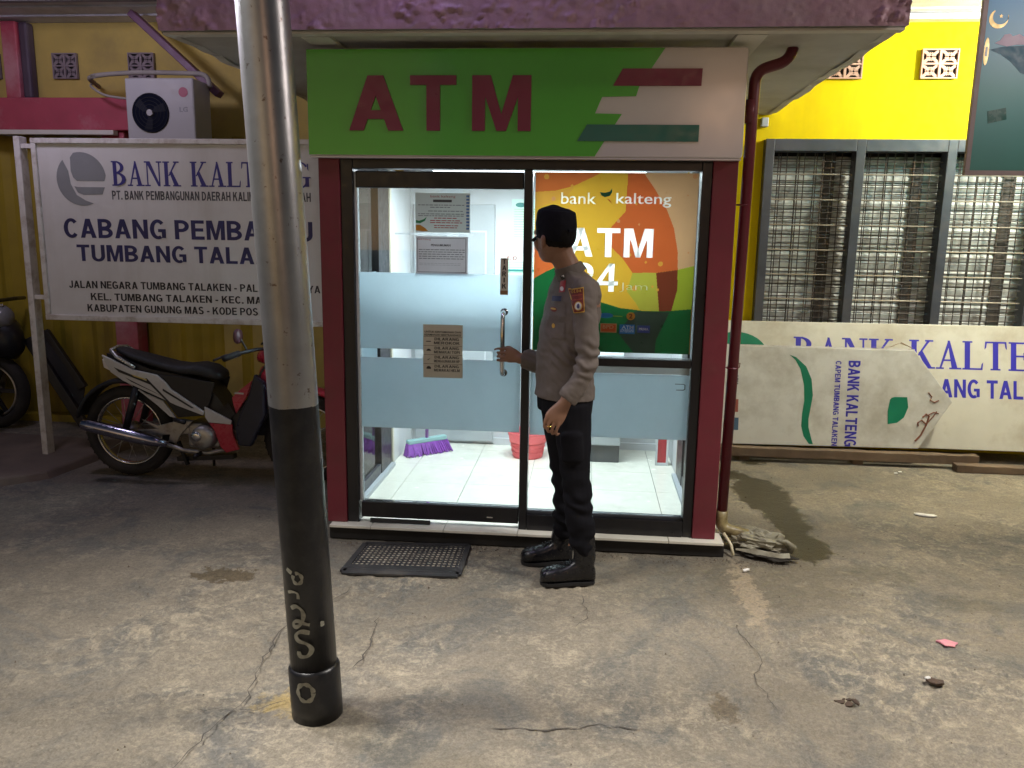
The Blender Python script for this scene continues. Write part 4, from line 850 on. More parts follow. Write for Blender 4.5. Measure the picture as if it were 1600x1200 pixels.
for nm, x0, x1, y0, y1, z0, z1, lb in (('timber_plank', .98, 2.80, 5.80, 5.865, .035, .10, 'long dark timber plank under the leaning sign panels'), ('timber_offcut', 2.62, 3.9, 5.72, 5.80, .0, .05, 'short dark timber piece lying right of the long plank')):
    m = MB(); n = 24; rg = []; rnd = random.Random(5)
    for k in range(n+1):
        xx = x0+(x1-x0)*k/n; e = rnd.uniform(-.004, .004); rg.append([(xx, y0+e, z0), (xx, y1+e, z0), (xx, y1+e, z1+rnd.uniform(-.003, .003)), (xx, y0+e, z1+rnd.uniform(-.003, .003))])
    tag(m.loft(rg).build(nm, mt['wood'], bevel=.003), lb, 'plank')
for x in (1.15, 1.95, 2.7): tag(box('wood_block', mt['wood'], None, x, x+.07, 5.83, 5.93, 0, .034), {1.15: 'low wood block under the plank near the drain pipe', 1.95: 'low wood block under the middle of the plank', 2.7: 'low wood block under the right end of the plank'}[x], 'wood block')
# ------------------------------------------------------------------ festive banner, upper right
bn = thing('festive_banner', 'framed teal banner with golden crescent and cloud hanging at upper right', 'banner', (2.8, 5.1, 1.98))
def ban_mat():
    m, t, out = nodes('banner_print'); p = N(t, 'ShaderNodeBsdfPrincipled', i_Roughness=.4); g = N(t, 'ShaderNodeNewGeometry'); s = N(t, 'ShaderNodeSeparateXYZ'); t.links.new(g.outputs['Position'], s.inputs[0])
    zz = mth(t, 'DIVIDE', mth(t, 'SUBTRACT', s.outputs[2], 2.0), 1.0)
    c = ramp(t, zz, [(0., (.03, .16, .13)), (.45, (.025, .22, .23)), (.72, (.02, .20, .32)), (1., (.03, .24, .52))])
    c = mixc(t, mth(t, 'MULTIPLY', noise(t, g.outputs['Position'], 4, 3), .25), c, (.01, .06, .06)); t.links.new(c, p.inputs['Base Color']); t.links.new(p.outputs[0], out.inputs[0]); return m
box('sheet', ban_mat(), bn, 2.20, 3.5, 5.10, 5.104, 2.0, 3.10); mt['banframe'] = M('banner_frame', (.20, .15, .15), .5, var=.15)
box('frame_rail', mt['banframe'], bn, 2.172, 3.5, 5.085, 5.115, 1.972, 1.999, .002); box('frame_stile', mt['banframe'], bn, 2.172, 2.199, 5.085, 5.115, 1.9995, 3.12, .002)
mt['goldp'] = M('gold_print', (.42, .31, .12), .35, .3, var=.15); b = FR(5.0995)
cxm, czm = 2.268, 2.830
poly('crescent', mt['goldp'], bn, [(cxm+.052*math.cos(math.radians(a)), czm+.052*math.sin(math.radians(a))) for a in range(125, 388, 12)]+[(cxm+.010+.043*math.cos(math.radians(a)), czm+.012+.043*math.sin(math.radians(a))) for a in range(376, 130, -12)], b, .001)
poly('star', mt['goldp'], bn, [(cxm+.012+r_*math.cos(math.radians(90+36*k)), czm+.014+r_*math.sin(math.radians(90+36*k))) for k, r_ in enumerate([.012, .005]*5)], b, .001)
poly('cloud', M('cloud_print', (.42, .34, .44), .5), bn, [(2.262, 2.70), (2.29, 2.715), (2.31, 2.745), (2.34, 2.75), (2.355, 2.735), (2.39, 2.748), (2.42, 2.73), (2.45, 2.715), (2.45, 2.69), (2.38, 2.692), (2.33, 2.682), (2.29, 2.692)], b, .001)
poly('dome_print', M('dome_print', (.015, .10, .16), .5), bn, [(2.24, 2.665), (2.30, 2.64), (2.36, 2.60), (2.42, 2.54), (2.52, 2.50), (2.75, 2.5), (2.75, 2.72), (2.45, 2.688), (2.30, 2.68)], b, .0007)
poly('lantern', mt['goldp'], bn, ell(2.221, 2.655, .014, .075), b, .0012); poly('lantern_pane', M('lantern_pane', (.05, .09, .12), .3), bn, [(2.215, 2.63), (2.227, 2.63), (2.227, 2.68), (2.215, 2.68)], b, .0016); poly('lantern', mt['goldp'], bn, ell(2.47, 2.79, .025, .06), b, .0012)
MB().prism([(2.275, 2.262), (2.375, 2.285), (2.365, 2.35), (2.265, 2.33)], b, .001).build('tape_patch', M('patch', (.018, .09, .075), .25), bn)
MB().tube([(2.3, 5.1, 3.10), (2.3, 5.07, 3.19)], .002, 6).build('wire', mt['bar'], bn); MB().tube([(3.3, 5.1, 3.10), (3.3, 5.07, 3.19)], .002, 6).build('wire', mt['bar'], bn)
# ------------------------------------------------------------------ carport pole in front
pl = thing('carport_pole', 'leaning grey steel pole with black painted foot in the foreground', 'pole', (-.858, 2.44, 0))
def pole_mat():
    m, t, out = nodes('pole_paint'); p = N(t, 'ShaderNodeBsdfPrincipled'); g = N(t, 'ShaderNodeTexCoord'); P = g.outputs['Object']; s = N(t, 'ShaderNodeSeparateXYZ'); t.links.new(P, s.inputs[0])
    c = mixc(t, ramp(t, noise(t, P, 9, 6), [(.35, 0.), (.7, 1.)]), (.40, .395, .40), (.33, .325, .33))
    c = mixc(t, mth(t, 'MULTIPLY', ramp(t, noise(t, P, 42, 4, .6), [(.65, 0.), (.72, 1.)]), .8), c, (.12, .07, .05))
    zb = mth(t, 'ADD', s.outputs[2], mth(t, 'MULTIPLY', noise(t, P, 30, 3), .012))
    blk = mth(t, 'LESS_THAN', zb, 1.065)
    bc = mixc(t, ramp(t, noise(t, P, 14, 6, .7), [(.45, 0.), (.75, 1.)]), (.005, .005, .007), (.022, .021, .021))
    c = mixc(t, blk, c, bc); t.links.new(c, p.inputs['Base Color']); p.inputs['Roughness'].default_value = .36; t.links.new(mth(t, 'MULTIPLY', mth(t, 'SUBTRACT', 1., blk), .85), p.inputs['Metallic'])
    b = N(t, 'ShaderNodeBump', i_Strength=.25, i_Distance=.003); t.links.new(noise(t, P, 30, 5), b.inputs['Height']); t.links.new(b.outputs[0], p.inputs['Normal']); t.links.new(p.outputs[0], out.inputs[0]); return m
pmat = pole_mat(); ax = lambda z: (-.862-.0435*z, 2.425, z)
MB().tube([ax(z) for z in (.15, .6, 1.06, 1.6, 2.4, 3.4)], .0765, 40).build('shaft', pmat, pl, smooth=True)
MB().tube([ax(-.01), ax(.05), ax(.165), ax(.178)], [.0845, .085, .0845, .0775], 40).build('collar', pmat, pl, smooth=True)
mt['scrawl'] = M('chalk_scrawl', (.30, .29, .23), .8, var=.35, scale=40)
def scrawl(P, w=.0085, rad=.0772):                               # strokes brushed round the shaft: (angle offset metres, height)
    Q = interp2(P, 8); V = []; m = MB()
    for i, (a, z) in enumerate(Q):
        p0, p1 = Q[max(0, i-2)], Q[min(len(Q)-1, i+2)]; dx, dz = p1[0]-p0[0], p1[1]-p0[1]; l = math.hypot(dx, dz) or 1; ww = w*(.85+.22*math.sin(i*.35))
        for k in range(4):
            q = 1-2*k/3; aa = (a-q*dz/l*ww)/rad; zz = z+q*dx/l*ww; c0 = ax(zz); th = -math.pi/2-.30+aa; R_ = rad+.0009+.00002*i
            V.append((c0[0]+R_*math.cos(th), c0[1]+R_*math.sin(th), zz))
    m.add(V, [(4*i+k, 4*i+k+1, 4*i+k+5, 4*i+k+4) for i in range(len(Q)-1) for k in range(3)]); return m.build('scrawl', mt['scrawl'], pl)
def interp2(P, k):
    out = []; n = len(P)
    for i in range(n-1):
        a, b_, c, d_ = P[max(i-1, 0)], P[i], P[i+1], P[min(i+2, n-1)]
        for q in range(k):
            t = q/k; out.append(tuple(.5*(2*b_[j]+(c[j]-a[j])*t+(2*a[j]-5*b_[j]+4*c[j]-d_[j])*t*t+(3*b_[j]-a[j]-3*c[j]+d_[j])*t**3) for j in (0, 1)))
    return out+[P[-1]]
def arc(cx, cz, rx, rz, a0, a1, n=10): return [(cx+rx*math.cos(math.radians(a0+(a1-a0)*k/n)), cz+rz*math.sin(math.radians(a0+(a1-a0)*k/n))) for k in range(n+1)]
scrawl(arc(.020, .508, .015, .018, 150, 470), .006); scrawl([(-.018, .535), (.002, .524)], .007); scrawl([(-.020, .455), (-.002, .460), (.016, .457), (.018, .438)], .005)
scrawl([(-.012, .402), (.008, .412), (.026, .400), (.030, .378), (.020, .352), (.0, .340), (-.006, .352), (.010, .362), (.034, .354), (.048, .350)], .007)
scrawl([(.046, .322), (.020, .326), (.0, .312), (.006, .294), (.034, .284), (.048, .264), (.034, .242), (.010, .240), (.006, .256)], .008)
scrawl(arc(.022, .115, .026, .030, 0, 360, 14), .0075, .085); scrawl(arc(.088, .345, .0035, .006, 0, 360, 8), .0045)
# ------------------------------------------------------------------ rubber mat
mat_o = thing('door_mat', 'black perforated rubber mat on the ground before the kiosk door', 'mat', (-.83, 3.72, 0))
nx, ny = 22, 13; m = MB(); c4 = [(-1.112, 3.535), (-.560, 3.560), (-.566, 3.93), (-1.098, 3.89)]
def mp_(s_, t_): 
    a = [c4[0][k]*(1-s_)+c4[1][k]*s_ for k in (0, 1)]; b_ = [c4[3][k]*(1-s_)+c4[2][k]*s_ for k in (0, 1)]; return a[0]*(1-t_)+b_[0]*t_, a[1]*(1-t_)+b_[1]*t_
def rib(s0, t0, s1, t1, w, h=.012):
    a = Vector((*mp_(s0, t0), h*.5+.001)); b_ = Vector((*mp_(s1, t1), h*.5+.001)); return MB().bar(a, b_, w, h)
gm = MB()
for k in range(nx+1): r_ = rib(k/nx, .0, k/nx, 1., .0105, .005); gm.add(r_.v, r_.f)
for k in range(ny+1): r_ = rib(0, k/ny, 1, k/ny, .011, .0053); gm.add(r_.v, r_.f)
mt['matr'] = M('mat_rubber', (.028, .028, .030), .7, var=.3, dirt=(.13, .115, .09), damt=.55, dscale=6)
g_ = gm.build('grid', mt['matr'], mat_o); g_['kind'] = 'stuff'
for a in ((0, 0, 1, 0), (0, 1, 1, 1), (0, 0, 0, 1), (1, 0, 1, 1)): rib(*a, .05 if a[1] == a[3] == 0 else .028, .009).build('border', mt['matr'], mat_o)
rib(0, .15, 1, .15, .05, .0085).build('border', mt['matr'], mat_o)
MB().add([(*mp_(.01, .01), .0035), (*mp_(.99, .01), .0035), (*mp_(.99, .99), .0035), (*mp_(.01, .99), .0035)], [(0, 1, 2, 3)]).build('web', M('mat_web', (.40, .36, .28), .9, var=.4, scale=12), mat_o)
# ------------------------------------------------------------------ crumpled bag by the drain outlet, and litter
def crumple(name, c, r, seed, mat, amp=.35, n=22, m_=12, rot=0):
    rng = random.Random(seed); V = []; F = []
    for j in range(m_+1):
        ph_ = math.pi*j/m_
        for i in range(n):
            th = 2*math.pi*i/n; d = Vector((math.sin(ph_)*math.cos(th), math.sin(ph_)*math.sin(th), math.cos(ph_)))
            k = 1+amp*(mnoise.noise(d*2.3+Vector((seed, 0, 0)))+.6*abs(mnoise.noise(d*5.5+Vector((0, seed, 0))))-.2)
            x_, y_ = d.x*r[0]*k, d.y*r[1]*k; V.append((c[0]+x_*math.cos(rot)-y_*math.sin(rot), c[1]+x_*math.sin(rot)+y_*math.cos(rot), max(.003, c[2]+d.z*r[2]*k)))
    for j in range(m_):
        for i in range(n): F.append((j*n+i, j*n+(i+1) % n, (j+1)*n+(i+1) % n, (j+1)*n+i))
    return MB().add(V, F).build(name, mat, None, smooth=False)
bagm = M('dirty_plastic', (.36, .34, .25), .45, var=.25, dirt=(.12, .09, .05), damt=.7, dscale=9, trans=.2)
bag = thing('plastic_bag', 'crumpled dirty plastic bag on the wet ground under the drain outlet', 'bag', (.93, 4.04, 0))
o = crumple('body', (.91, 4.06, .055), (.155, .085, .062), 3, bagm, .5, 40, 24, -.45); link_o = o; o.parent = bag; o.matrix_parent_inverse = Matrix.Translation(bag.location).inverted()
MB().tube([(1.0, 3.985, .085), (1.04, 3.955, .10), (1.075, 3.95, .075), (1.07, 3.965, .045), (1.03, 3.985, .04)], [.009, .012, .014, .012, .009], 8).build('handle', bagm, bag, smooth=True)
MB().loft([[(.80, 3.99, .03), (.80, 4.0, .035)], [(.90, 3.94, .028), (.90, 3.96, .05)], [(1.0, 3.905, .03), (1.0, 3.93, .045)], [(1.05, 3.90, .035), (1.05, 3.93, .05)]], caps=False).build('fold', bagm, bag)
tag(crumple('rubble_lump', (.955, 3.975, .02), (.13, .06, .022), 9, M('dark_rubble', (.03, .026, .02), .9, var=.3), .4, 24, 12, -.35), 'dark muddy lump underneath the crumpled plastic bag', 'rubble')
tag(MB().tube([(.742, 4.035, .10), (.775, 3.995, .055), (.785, 3.965, .01)], .008, 8).build('pipe_offcut', M('pvc_offcut', (.62, .56, .38), .4), smooth=True), 'thin cream pipe offcut leaning at the corner of the step', 'pipe')
def flat(name, x, y_, w, h, z, mat, lb, cat, seed, rot=0, n=9):
    rg = random.Random(seed); P = []
    for k in range(n):
        a = 2*math.pi*k/n; q_ = rg.uniform(.7, 1.1); px, py_ = w*q_*math.cos(a), h*q_*math.sin(a); P.append((x+px*math.cos(rot)-py_*math.sin(rot), y_+px*math.sin(rot)+py_*math.cos(rot)))
    m = MB(); V = [(a, b_, .004) for a, b_ in P]+[(a, b_, .004+z*rg.uniform(.4, 1.2)) for a, b_ in P]+[(x, y_, .004+z*1.5)]
    m.add(V, [(i, (i+1) % n, n+(i+1) % n, n+i) for i in range(n)]+[(n+i, n+(i+1) % n, 2*n) for i in range(n)])
    return tag(m.build(name, mat), lb, cat)
pinkm = M('pink_wrapper', (.62, .25, .30), .4, var=.2); whitem = M('litter_white', (.75, .74, .70), .6, var=.1); brownm = M('dry_leaf', (.07, .045, .03), .8, var=.3)
flat('pink_wrapper', 1.49, 3.158, .042, .028, .006, pinkm, 'pink oval wrapper on the concrete at right', 'litter', 1, -.3, 14); flat('white_scrap', 2.026, 4.749, .06, .03, .006, whitem, 'torn white paper scrap on the concrete far right', 'litter', 2, -.3); flat('dry_leaf', 1.316, 2.849, .040, .022, .009, brownm, 'curled brown leaf with pale edge below the pink wrapper', 'leaf', 3, -.4)
flat('paper_fleck', 1.298, 2.862, .016, .010, .012, whitem, 'white fleck resting on the curled brown leaf', 'litter', 13)
for k, (dx, dy, s_) in enumerate(((-.03, .0, .018), (0, -.012, .022), (.028, .004, .02), (.01, .018, .012), (-.012, .014, .009))):
    flat('leaf_crumb', .956+dx, 2.675+dy, s_, s_*.6, .006, brownm, 'dark leaf crumb in the small heap at lower right', 'leaf', 20+k, k, 7)['group'] = 'leaf crumbs in the heap at lower right'
flat('cigarette_paper', .814, 3.79, .026, .009, .008, whitem, 'white stub on the ground just below the plastic bag', 'litter', 6, .6, 8); flat('paper_chip', 2.175, 5.62, .016, .010, .005, whitem, 'left one of two white chips by the timber plank', 'litter', 7); flat('paper_chip', 2.215, 5.66, .016, .010, .005, whitem, 'right one of two white chips by the timber plank', 'litter', 8)
rg = random.Random(31); gv = MB()
for k in range(420):
    a, b_ = rg.uniform(-2.4, 2.9), rg.uniform(1.6, 5.6); s_ = rg.uniform(.0015, .005)*(1.4 if rg.random() > .9 else 1)
    if -1.3 < a < .74 and b_ > 3.9: continue
    gv.add([(a+s_, b_, .0), (a-s_*.6, b_+s_*.9, .0), (a-s_*.5, b_-s_*.8, .0), (a, b_, s_*1.3)], [(0, 1, 3), (1, 2, 3), (2, 0, 3)])
for k in range(420):
    a = rg.uniform(-1.32, 1.1); b_ = 3.93-abs(rg.gauss(0, .05)); s_ = rg.uniform(.0015, .005)
    gv.add([(a+s_, b_, .0), (a-s_*.6, b_+s_*.9, .0), (a-s_*.5, b_-s_*.8, .0), (a, b_, s_*1.5)], [(0, 1, 3), (1, 2, 3), (2, 0, 3)])
tag(gv.build('grit', M('grit', (.13, .10, .075), .9, var=.5, scale=30)), 'scattered grit and crumbs on the concrete', 'grit', kind='stuff')
# ------------------------------------------------------------------ police officer at the door
pn = thing('person', 'person in grey-brown uniform shirt, black trousers and black cap pulling the door handle', 'person', (-.05, 3.65, 0))
V3 = Vector
def limb(m, pts, ref=(-1, 0, 0), n=18, cap=True):
    P = [V3(p[0]) for p in pts]; ref = V3(ref); rings = []
    def ring_(p, d, ra, rb):
        x = ref-d*ref.dot(d)
        if x.length < .05: x = V3((0, 0, 1))-d*d.z
        x.normalize(); y = d.cross(x)
        return [p+x*ra*math.cos(2*math.pi*k/n)+y*rb*math.sin(2*math.pi*k/n) for k in range(n)]
    for i, p in enumerate(P):
        d = (P[min(i+1, len(P)-1)]-P[max(i-1, 0)]).normalized(); ra, rb = pts[i][1], pts[i][2] if len(pts[i]) > 2 else pts[i][1]
        if i == 0 and cap:
            for q in (.15, .6): rings.append(ring_(p-d*min(ra, rb)*.8*math.cos(q*1.4), d, ra*math.sin(q*1.4)+.001, rb*math.sin(q*1.4)+.001))
        rings.append(ring_(p, d, ra, rb))
        if i == len(P)-1 and cap:
            for q in (.6, .15): rings.append(ring_(p+d*min(ra, rb)*.8*math.cos(q*1.4), d, ra*math.sin(q*1.4)+.001, rb*math.sin(q*1.4)+.001))
    return m.loft(rings)
def interp(pts, k=4):                                            # Catmull-Rom through (point, radii)
    pts = [(p[0], p[1], p[2] if len(p) > 2 else p[1]) for p in pts]; out = []; n = len(pts)
    for i in range(n-1):
        a, b, c, d = pts[max(i-1, 0)], pts[i], pts[i+1], pts[min(i+2, n-1)]
        for q in range(k):
            t = q/k; f = lambda w, x, y, z: .5*(2*x+(y-w)*t+(2*w-5*x+4*y-z)*t*t+(3*x-w-3*y+z)*t**3)
            out.append((tuple(f(a[0][j], b[0][j], c[0][j], d[0][j]) for j in range(3)),)+tuple(f(a[r], b[r], c[r], d[r]) for r in range(1, len(b))))
    return out+[pts[-1]]
def remesh(m, name, mat, parent, vox, sm=4, disp=None):
    ob = D.objects.new('tmp', m.mesh('tmp')); COL.objects.link(ob)
    r = ob.modifiers.new('r', 'REMESH'); r.mode = 'VOXEL'; r.voxel_size = vox
    s = ob.modifiers.new('s', 'SMOOTH'); s.iterations = sm; s.factor = .5
    dg = bpy.context.evaluated_depsgraph_get(); me = D.meshes.new_from_object(ob.evaluated_get(dg)); D.objects.remove(ob)
    if disp:
        co_ = [v.co.copy() for v in me.vertices]; no_ = [v.normal.copy() for v in me.vertices]
        for v, c, n in zip(me.vertices, co_, no_): v.co = c+n*disp(c, n)
    me.polygons.foreach_set('use_smooth', [True]*len(me.polygons)); me.name = name
    me.materials.clear(); me.materials.append(mat); o = D.objects.new(name, me); link(o, parent); return o
skin = M('skin', (.26, .135, .085), .5, var=.1, scale=20, bump=.1, bscale=120)
shirtm = M('uniform_shirt', (.150, .126, .112), .85, var=.06, scale=20, bump=.25, bscale=400, spec=.2); trousm = M('black_trousers', (.008, .008, .011), .9, var=.2, spec=.15)
bootm = M('black_boot_leather', (.008, .008, .010), .26, var=.2, bump=.15, bscale=60); capm = M('black_cap_cloth', (.009, .009, .013), .9, var=.2, bump=.2, bscale=200, spec=.15); hairm = M('black_hair', (.008, .007, .007), .8, var=.2, bump=.5, bscale=260, spec=.15)
fT, lT = V3((-.866, -.5, 0)), V3((.5, -.866, 0))
def trunk(rows, n=28):
    rings = []
    for x, y_, z, w, d in rows: rings.append([V3((x, y_, z))+lT*w*math.copysign(abs(math.cos(a))**.85, math.cos(a))+fT*d*math.copysign(abs(math.sin(a))**.85, math.sin(a)) for a in [2*math.pi*k/n for k in range(n)]])
    return rings
def fing(m, P, r=.0088): return limb(m, interp([(p, r*(1-.10*i)) for i, p in enumerate(P)], 3), (0, 0, 1), 10)
# -- body: head, neck, trunk, arms with hands, legs, grown together into one skin
bm_ = MB(); H = V3((-.147, 3.622, 1.585)); fH = V3((-.70, .71, 0)).normalized(); lH = V3((-fH.y, fH.x, 0)); UP = V3((0, 0, 1))
def hp(f, l, u): return H+(fH*f+lH*l+UP*u)*.95
rows = [(-.118, .030, .018, .022), (-.108, .030, .038, .036), (-.090, .024, .052, .058), (-.065, .014, .060, .074), (-.035, .004, .068, .088), (-.005, -.004, .073, .095), (.025, -.008, .076, .098), (.06, -.008, .074, .095), (.09, -.008, .060, .078), (.108, -.006, .036, .05), (.115, -.006, .012, .016)]
bm_.loft([[hp(c+d*math.cos(a), w*math.sin(a), u) for a in [2*math.pi*k/28 for k in range(28)]] for u, c, w, d in rows])
limb(bm_, [(hp(.088, 0, .012), .010), (hp(.104, 0, -.018), .013), (hp(.098, 0, -.036), .016, .013)], n=10)        # nose
for s in (1, -1):
    limb(bm_, [(hp(.085, .040*s, .020), .013), (hp(.092, .018*s, .022), .012)], n=8); limb(bm_, [(hp(.066, .045*s, -.030), .020), (hp(.060, .040*s, -.050), .018)], n=8)   # brow, cheek
    limb(bm_, interp([(hp(-.006, .076*s, .0), .008, .012), (hp(-.014, .084*s, -.006), .009, .016), (hp(-.012, .083*s, -.030), .008, .014), (hp(-.004, .077*s, -.048), .007, .009)], 3), tuple(lH), 10)  # ear
limb(bm_, [(hp(.086, .016, -.066), .010), (hp(.094, 0, -.065), .011), (hp(.086, -.016, -.066), .010)], n=8); limb(bm_, [(hp(.080, .012, -.080), .010), (hp(.088, 0, -.080), .011), (hp(.080, -.012, -.080), .010)], n=8)
limb(bm_, interp([((-.060, 3.640, 1.36), .066), ((-.075, 3.638, 1.43), .057), ((-.105, 3.632, 1.49), .054), ((-.128, 3.626, 1.54), .056)], 3))
bm_.loft(trunk([(-.085, 3.645, .80, .15, .10), (-.083, 3.645, .95, .135, .095), (-.078, 3.645, 1.12, .145, .10), (-.055, 3.645, 1.30, .160, .095), (-.050, 3.645, 1.37, .13, .075)]))
LA = [((-.014, 3.510, 1.355), .042), ((.000, 3.474, 1.22), .030), ((.010, 3.454, 1.088), .028), ((-.014, 3.438, .985), .032), ((-.072, 3.428, .890), .028, .025)]
RA = [((-.105, 3.790, 1.355), .050), ((-.115, 3.850, 1.18), .045), ((-.135, 3.880, 1.02), .040), ((-.22, 3.895, .992), .035), ((-.320, 3.905, .998), .027, .025)]
limb(bm_, interp(LA)); limb(bm_, interp(RA), (0, 0, 1))
# left hand, hanging half closed
limb(bm_, interp([((-.072, 3.428, .890), .026, .022), ((-.090, 3.424, .860), .034, .017), ((-.112, 3.420, .828), .043, .0165), ((-.126, 3.418, .806), .042, .014)], 3), (-.82, 0, .57))
aF, dF = V3((-.80, 0, .60)), V3((-.55, .06, -.83))
for i, (off, ln) in enumerate(((.033, 1.0), (.012, 1.08), (-.010, 1.0), (-.031, .82))):
    k0 = V3((-.124, 3.417, .808))+aF*off
    p1 = k0+V3((-.34, -.10, -.93)).normalized()*.040*ln; p2 = p1+V3((.10, .55, -.82)).normalized()*.028*ln; p3 = p2+V3((.45, .85, .10)).normalized()*.022*ln
    fing(bm_, [k0-dF*.012, k0+V3((0, -.004, 0)), p1, p2, p3])
fing(bm_, [V3((-.098, 3.428, .862)), V3((-.132, 3.440, .838)), V3((-.152, 3.446, .808)), V3((-.150, 3.452, .782))], .0105)
# right hand on the door handle (bar at x -.404, y 3.935)
limb(bm_, interp([((-.318, 3.905, .998), .025, .022), ((-.338, 3.907, 1.006), .034, .017), ((-.360, 3.910, 1.012), .040, .016), ((-.374, 3.911, 1.014), .038, .014)], 3), (0, 0, 1))
fing(bm_, [V3((-.365, 3.909, 1.042)), V3((-.378, 3.908, 1.043)), V3((-.402, 3.910, 1.042)), V3((-.424, 3.912, 1.041)), V3((-.440, 3.914, 1.036))], .0088)
for z in (1.022, 1.002, .983):
    fing(bm_, [V3((-.365, 3.910, z)), V3((-.382, 3.908, z)), V3((-.408, 3.911, z-.001)), V3((-.426, 3.926, z-.002)), V3((-.424, 3.946, z-.003)), V3((-.406, 3.957, z-.003))], .0088)
fing(bm_, [V3((-.342, 3.915, 1.026)), V3((-.358, 3.934, 1.040)), V3((-.378, 3.953, 1.043)), V3((-.400, 3.960, 1.036))], .0105)
LL = [((-.045, 3.575, .83), .075), ((-.032, 3.574, .64), .060), ((-.014, 3.564, .45), .048), ((.008, 3.562, .26), .036), ((.020, 3.565, .09), .030)]
RL = [((-.112, 3.715, .83), .075), ((-.092, 3.722, .64), .060), ((-.074, 3.742, .45), .048), ((-.066, 3.77, .26), .036), ((-.068, 3.790, .09), .030)]
limb(bm_, interp(LL)); limb(bm_, interp(RL))
body = remesh(bm_, 'body', skin, pn, .0042, 3)
for s in (1, -1): MB().lathe([(.002, -.011), (.009, -.007), (.0115, 0), (.009, .007), (.002, .011)], hp(.082, .031*s, .002), 'z', 14).build('eye', M('eye_white', (.7, .68, .64), .2, var=0), pn, smooth=True)
# -- shirt with sleeves
def folds(c, n):
    f = mnoise.noise(V3((c.x*9+c.z*5, c.y*9, c.z*17-c.x*8)))*.0065+abs(mnoise.noise(V3((c.x*20, c.y*20, c.z*30+c.x*18))))*.004
    e = math.exp(-((c.z-1.07)/.07)**2)*(1 if c.y < 3.53 or c.y > 3.82 else .25)
    return f-.002+e*.006*math.sin(c.z*120+c.x*60+6*mnoise.noise(c*11))
sm_ = MB()
sm_.loft(trunk([(-.085, 3.645, .868, .164, .122), (-.085, 3.645, .90, .160, .120), (-.088, 3.645, 1.02, .154, .118), (-.083, 3.645, 1.12, .156, .114), (-.066, 3.645, 1.24, .166, .108), (-.054, 3.645, 1.34, .168, .092), (-.050, 3.643, 1.395, .140, .080), (-.062, 3.642, 1.425, .088, .066), (-.072, 3.640, 1.445, .060, .058)]))
limb(sm_, interp([((-.016, 3.520, 1.376), .054), ((-.010, 3.500, 1.352), .058), ((.002, 3.474, 1.22), .055), ((.014, 3.452, 1.090), .050), ((-.014, 3.438, .985), .047), ((-.058, 3.430, .912), .046), ((-.068, 3.429, .897), .046)]), cap=False)
limb(sm_, interp([((-.09, 3.775, 1.375), .058), ((-.105, 3.795, 1.35), .064), ((-.115, 3.850, 1.18), .062), ((-.14, 3.880, 1.02), .064), ((-.21, 3.893, .988), .066, .05), ((-.285, 3.902, .993), .050, .046), ((-.302, 3.904, .994), .049, .045)]), (0, 0, 1), cap=False)
shirt = remesh(sm_, 'shirt', shirtm, pn, .0052, 3, folds)
col = MB()
limb(col, interp([((-.066, 3.640, 1.418), .073, .071), ((-.080, 3.637, 1.447), .066, .064), ((-.086, 3.636, 1.463), .064, .062)], 3), cap=False)
remesh(col, 'collar', shirtm, pn, .005, 2)
# -- trousers
def tf(c, n):
    k = ss(.62, .40, np.float64(c.z))
    return float(k)*(.0055*math.sin(c.z*70+5*mnoise.noise(c*8)+c.x*26)+.009*mnoise.noise(V3((c.x*14, c.y*14, c.z*26))))+.004*mnoise.noise(c*14)
tm = MB(); tm.loft(trunk([(-.083, 3.645, .80, .148, .110), (-.083, 3.645, .87, .152, .114), (-.083, 3.645, .95, .148, .112)]))
limb(tm, interp([((-.052, 3.585, .84), .092), ((-.040, 3.578, .72), .084), ((-.028, 3.570, .58), .073), ((-.014, 3.564, .45), .065), ((.004, 3.562, .32), .062), ((.014, 3.563, .225), .061), ((.020, 3.565, .175), .056)])); limb(tm, interp([((-.112, 3.708, .84), .092), ((-.100, 3.715, .72), .083), ((-.086, 3.728, .58), .072), ((-.074, 3.742, .45), .064), ((-.066, 3.763, .32), .061), ((-.064, 3.778, .225), .060), ((-.066, 3.786, .175), .055)]))
limb(tm, [((-.045, 3.505, .72), .050, .026), ((-.038, 3.505, .61), .050, .026)])                                            # thigh pocket
remesh(tm, 'trousers', trousm, pn, .006, 3, tf)
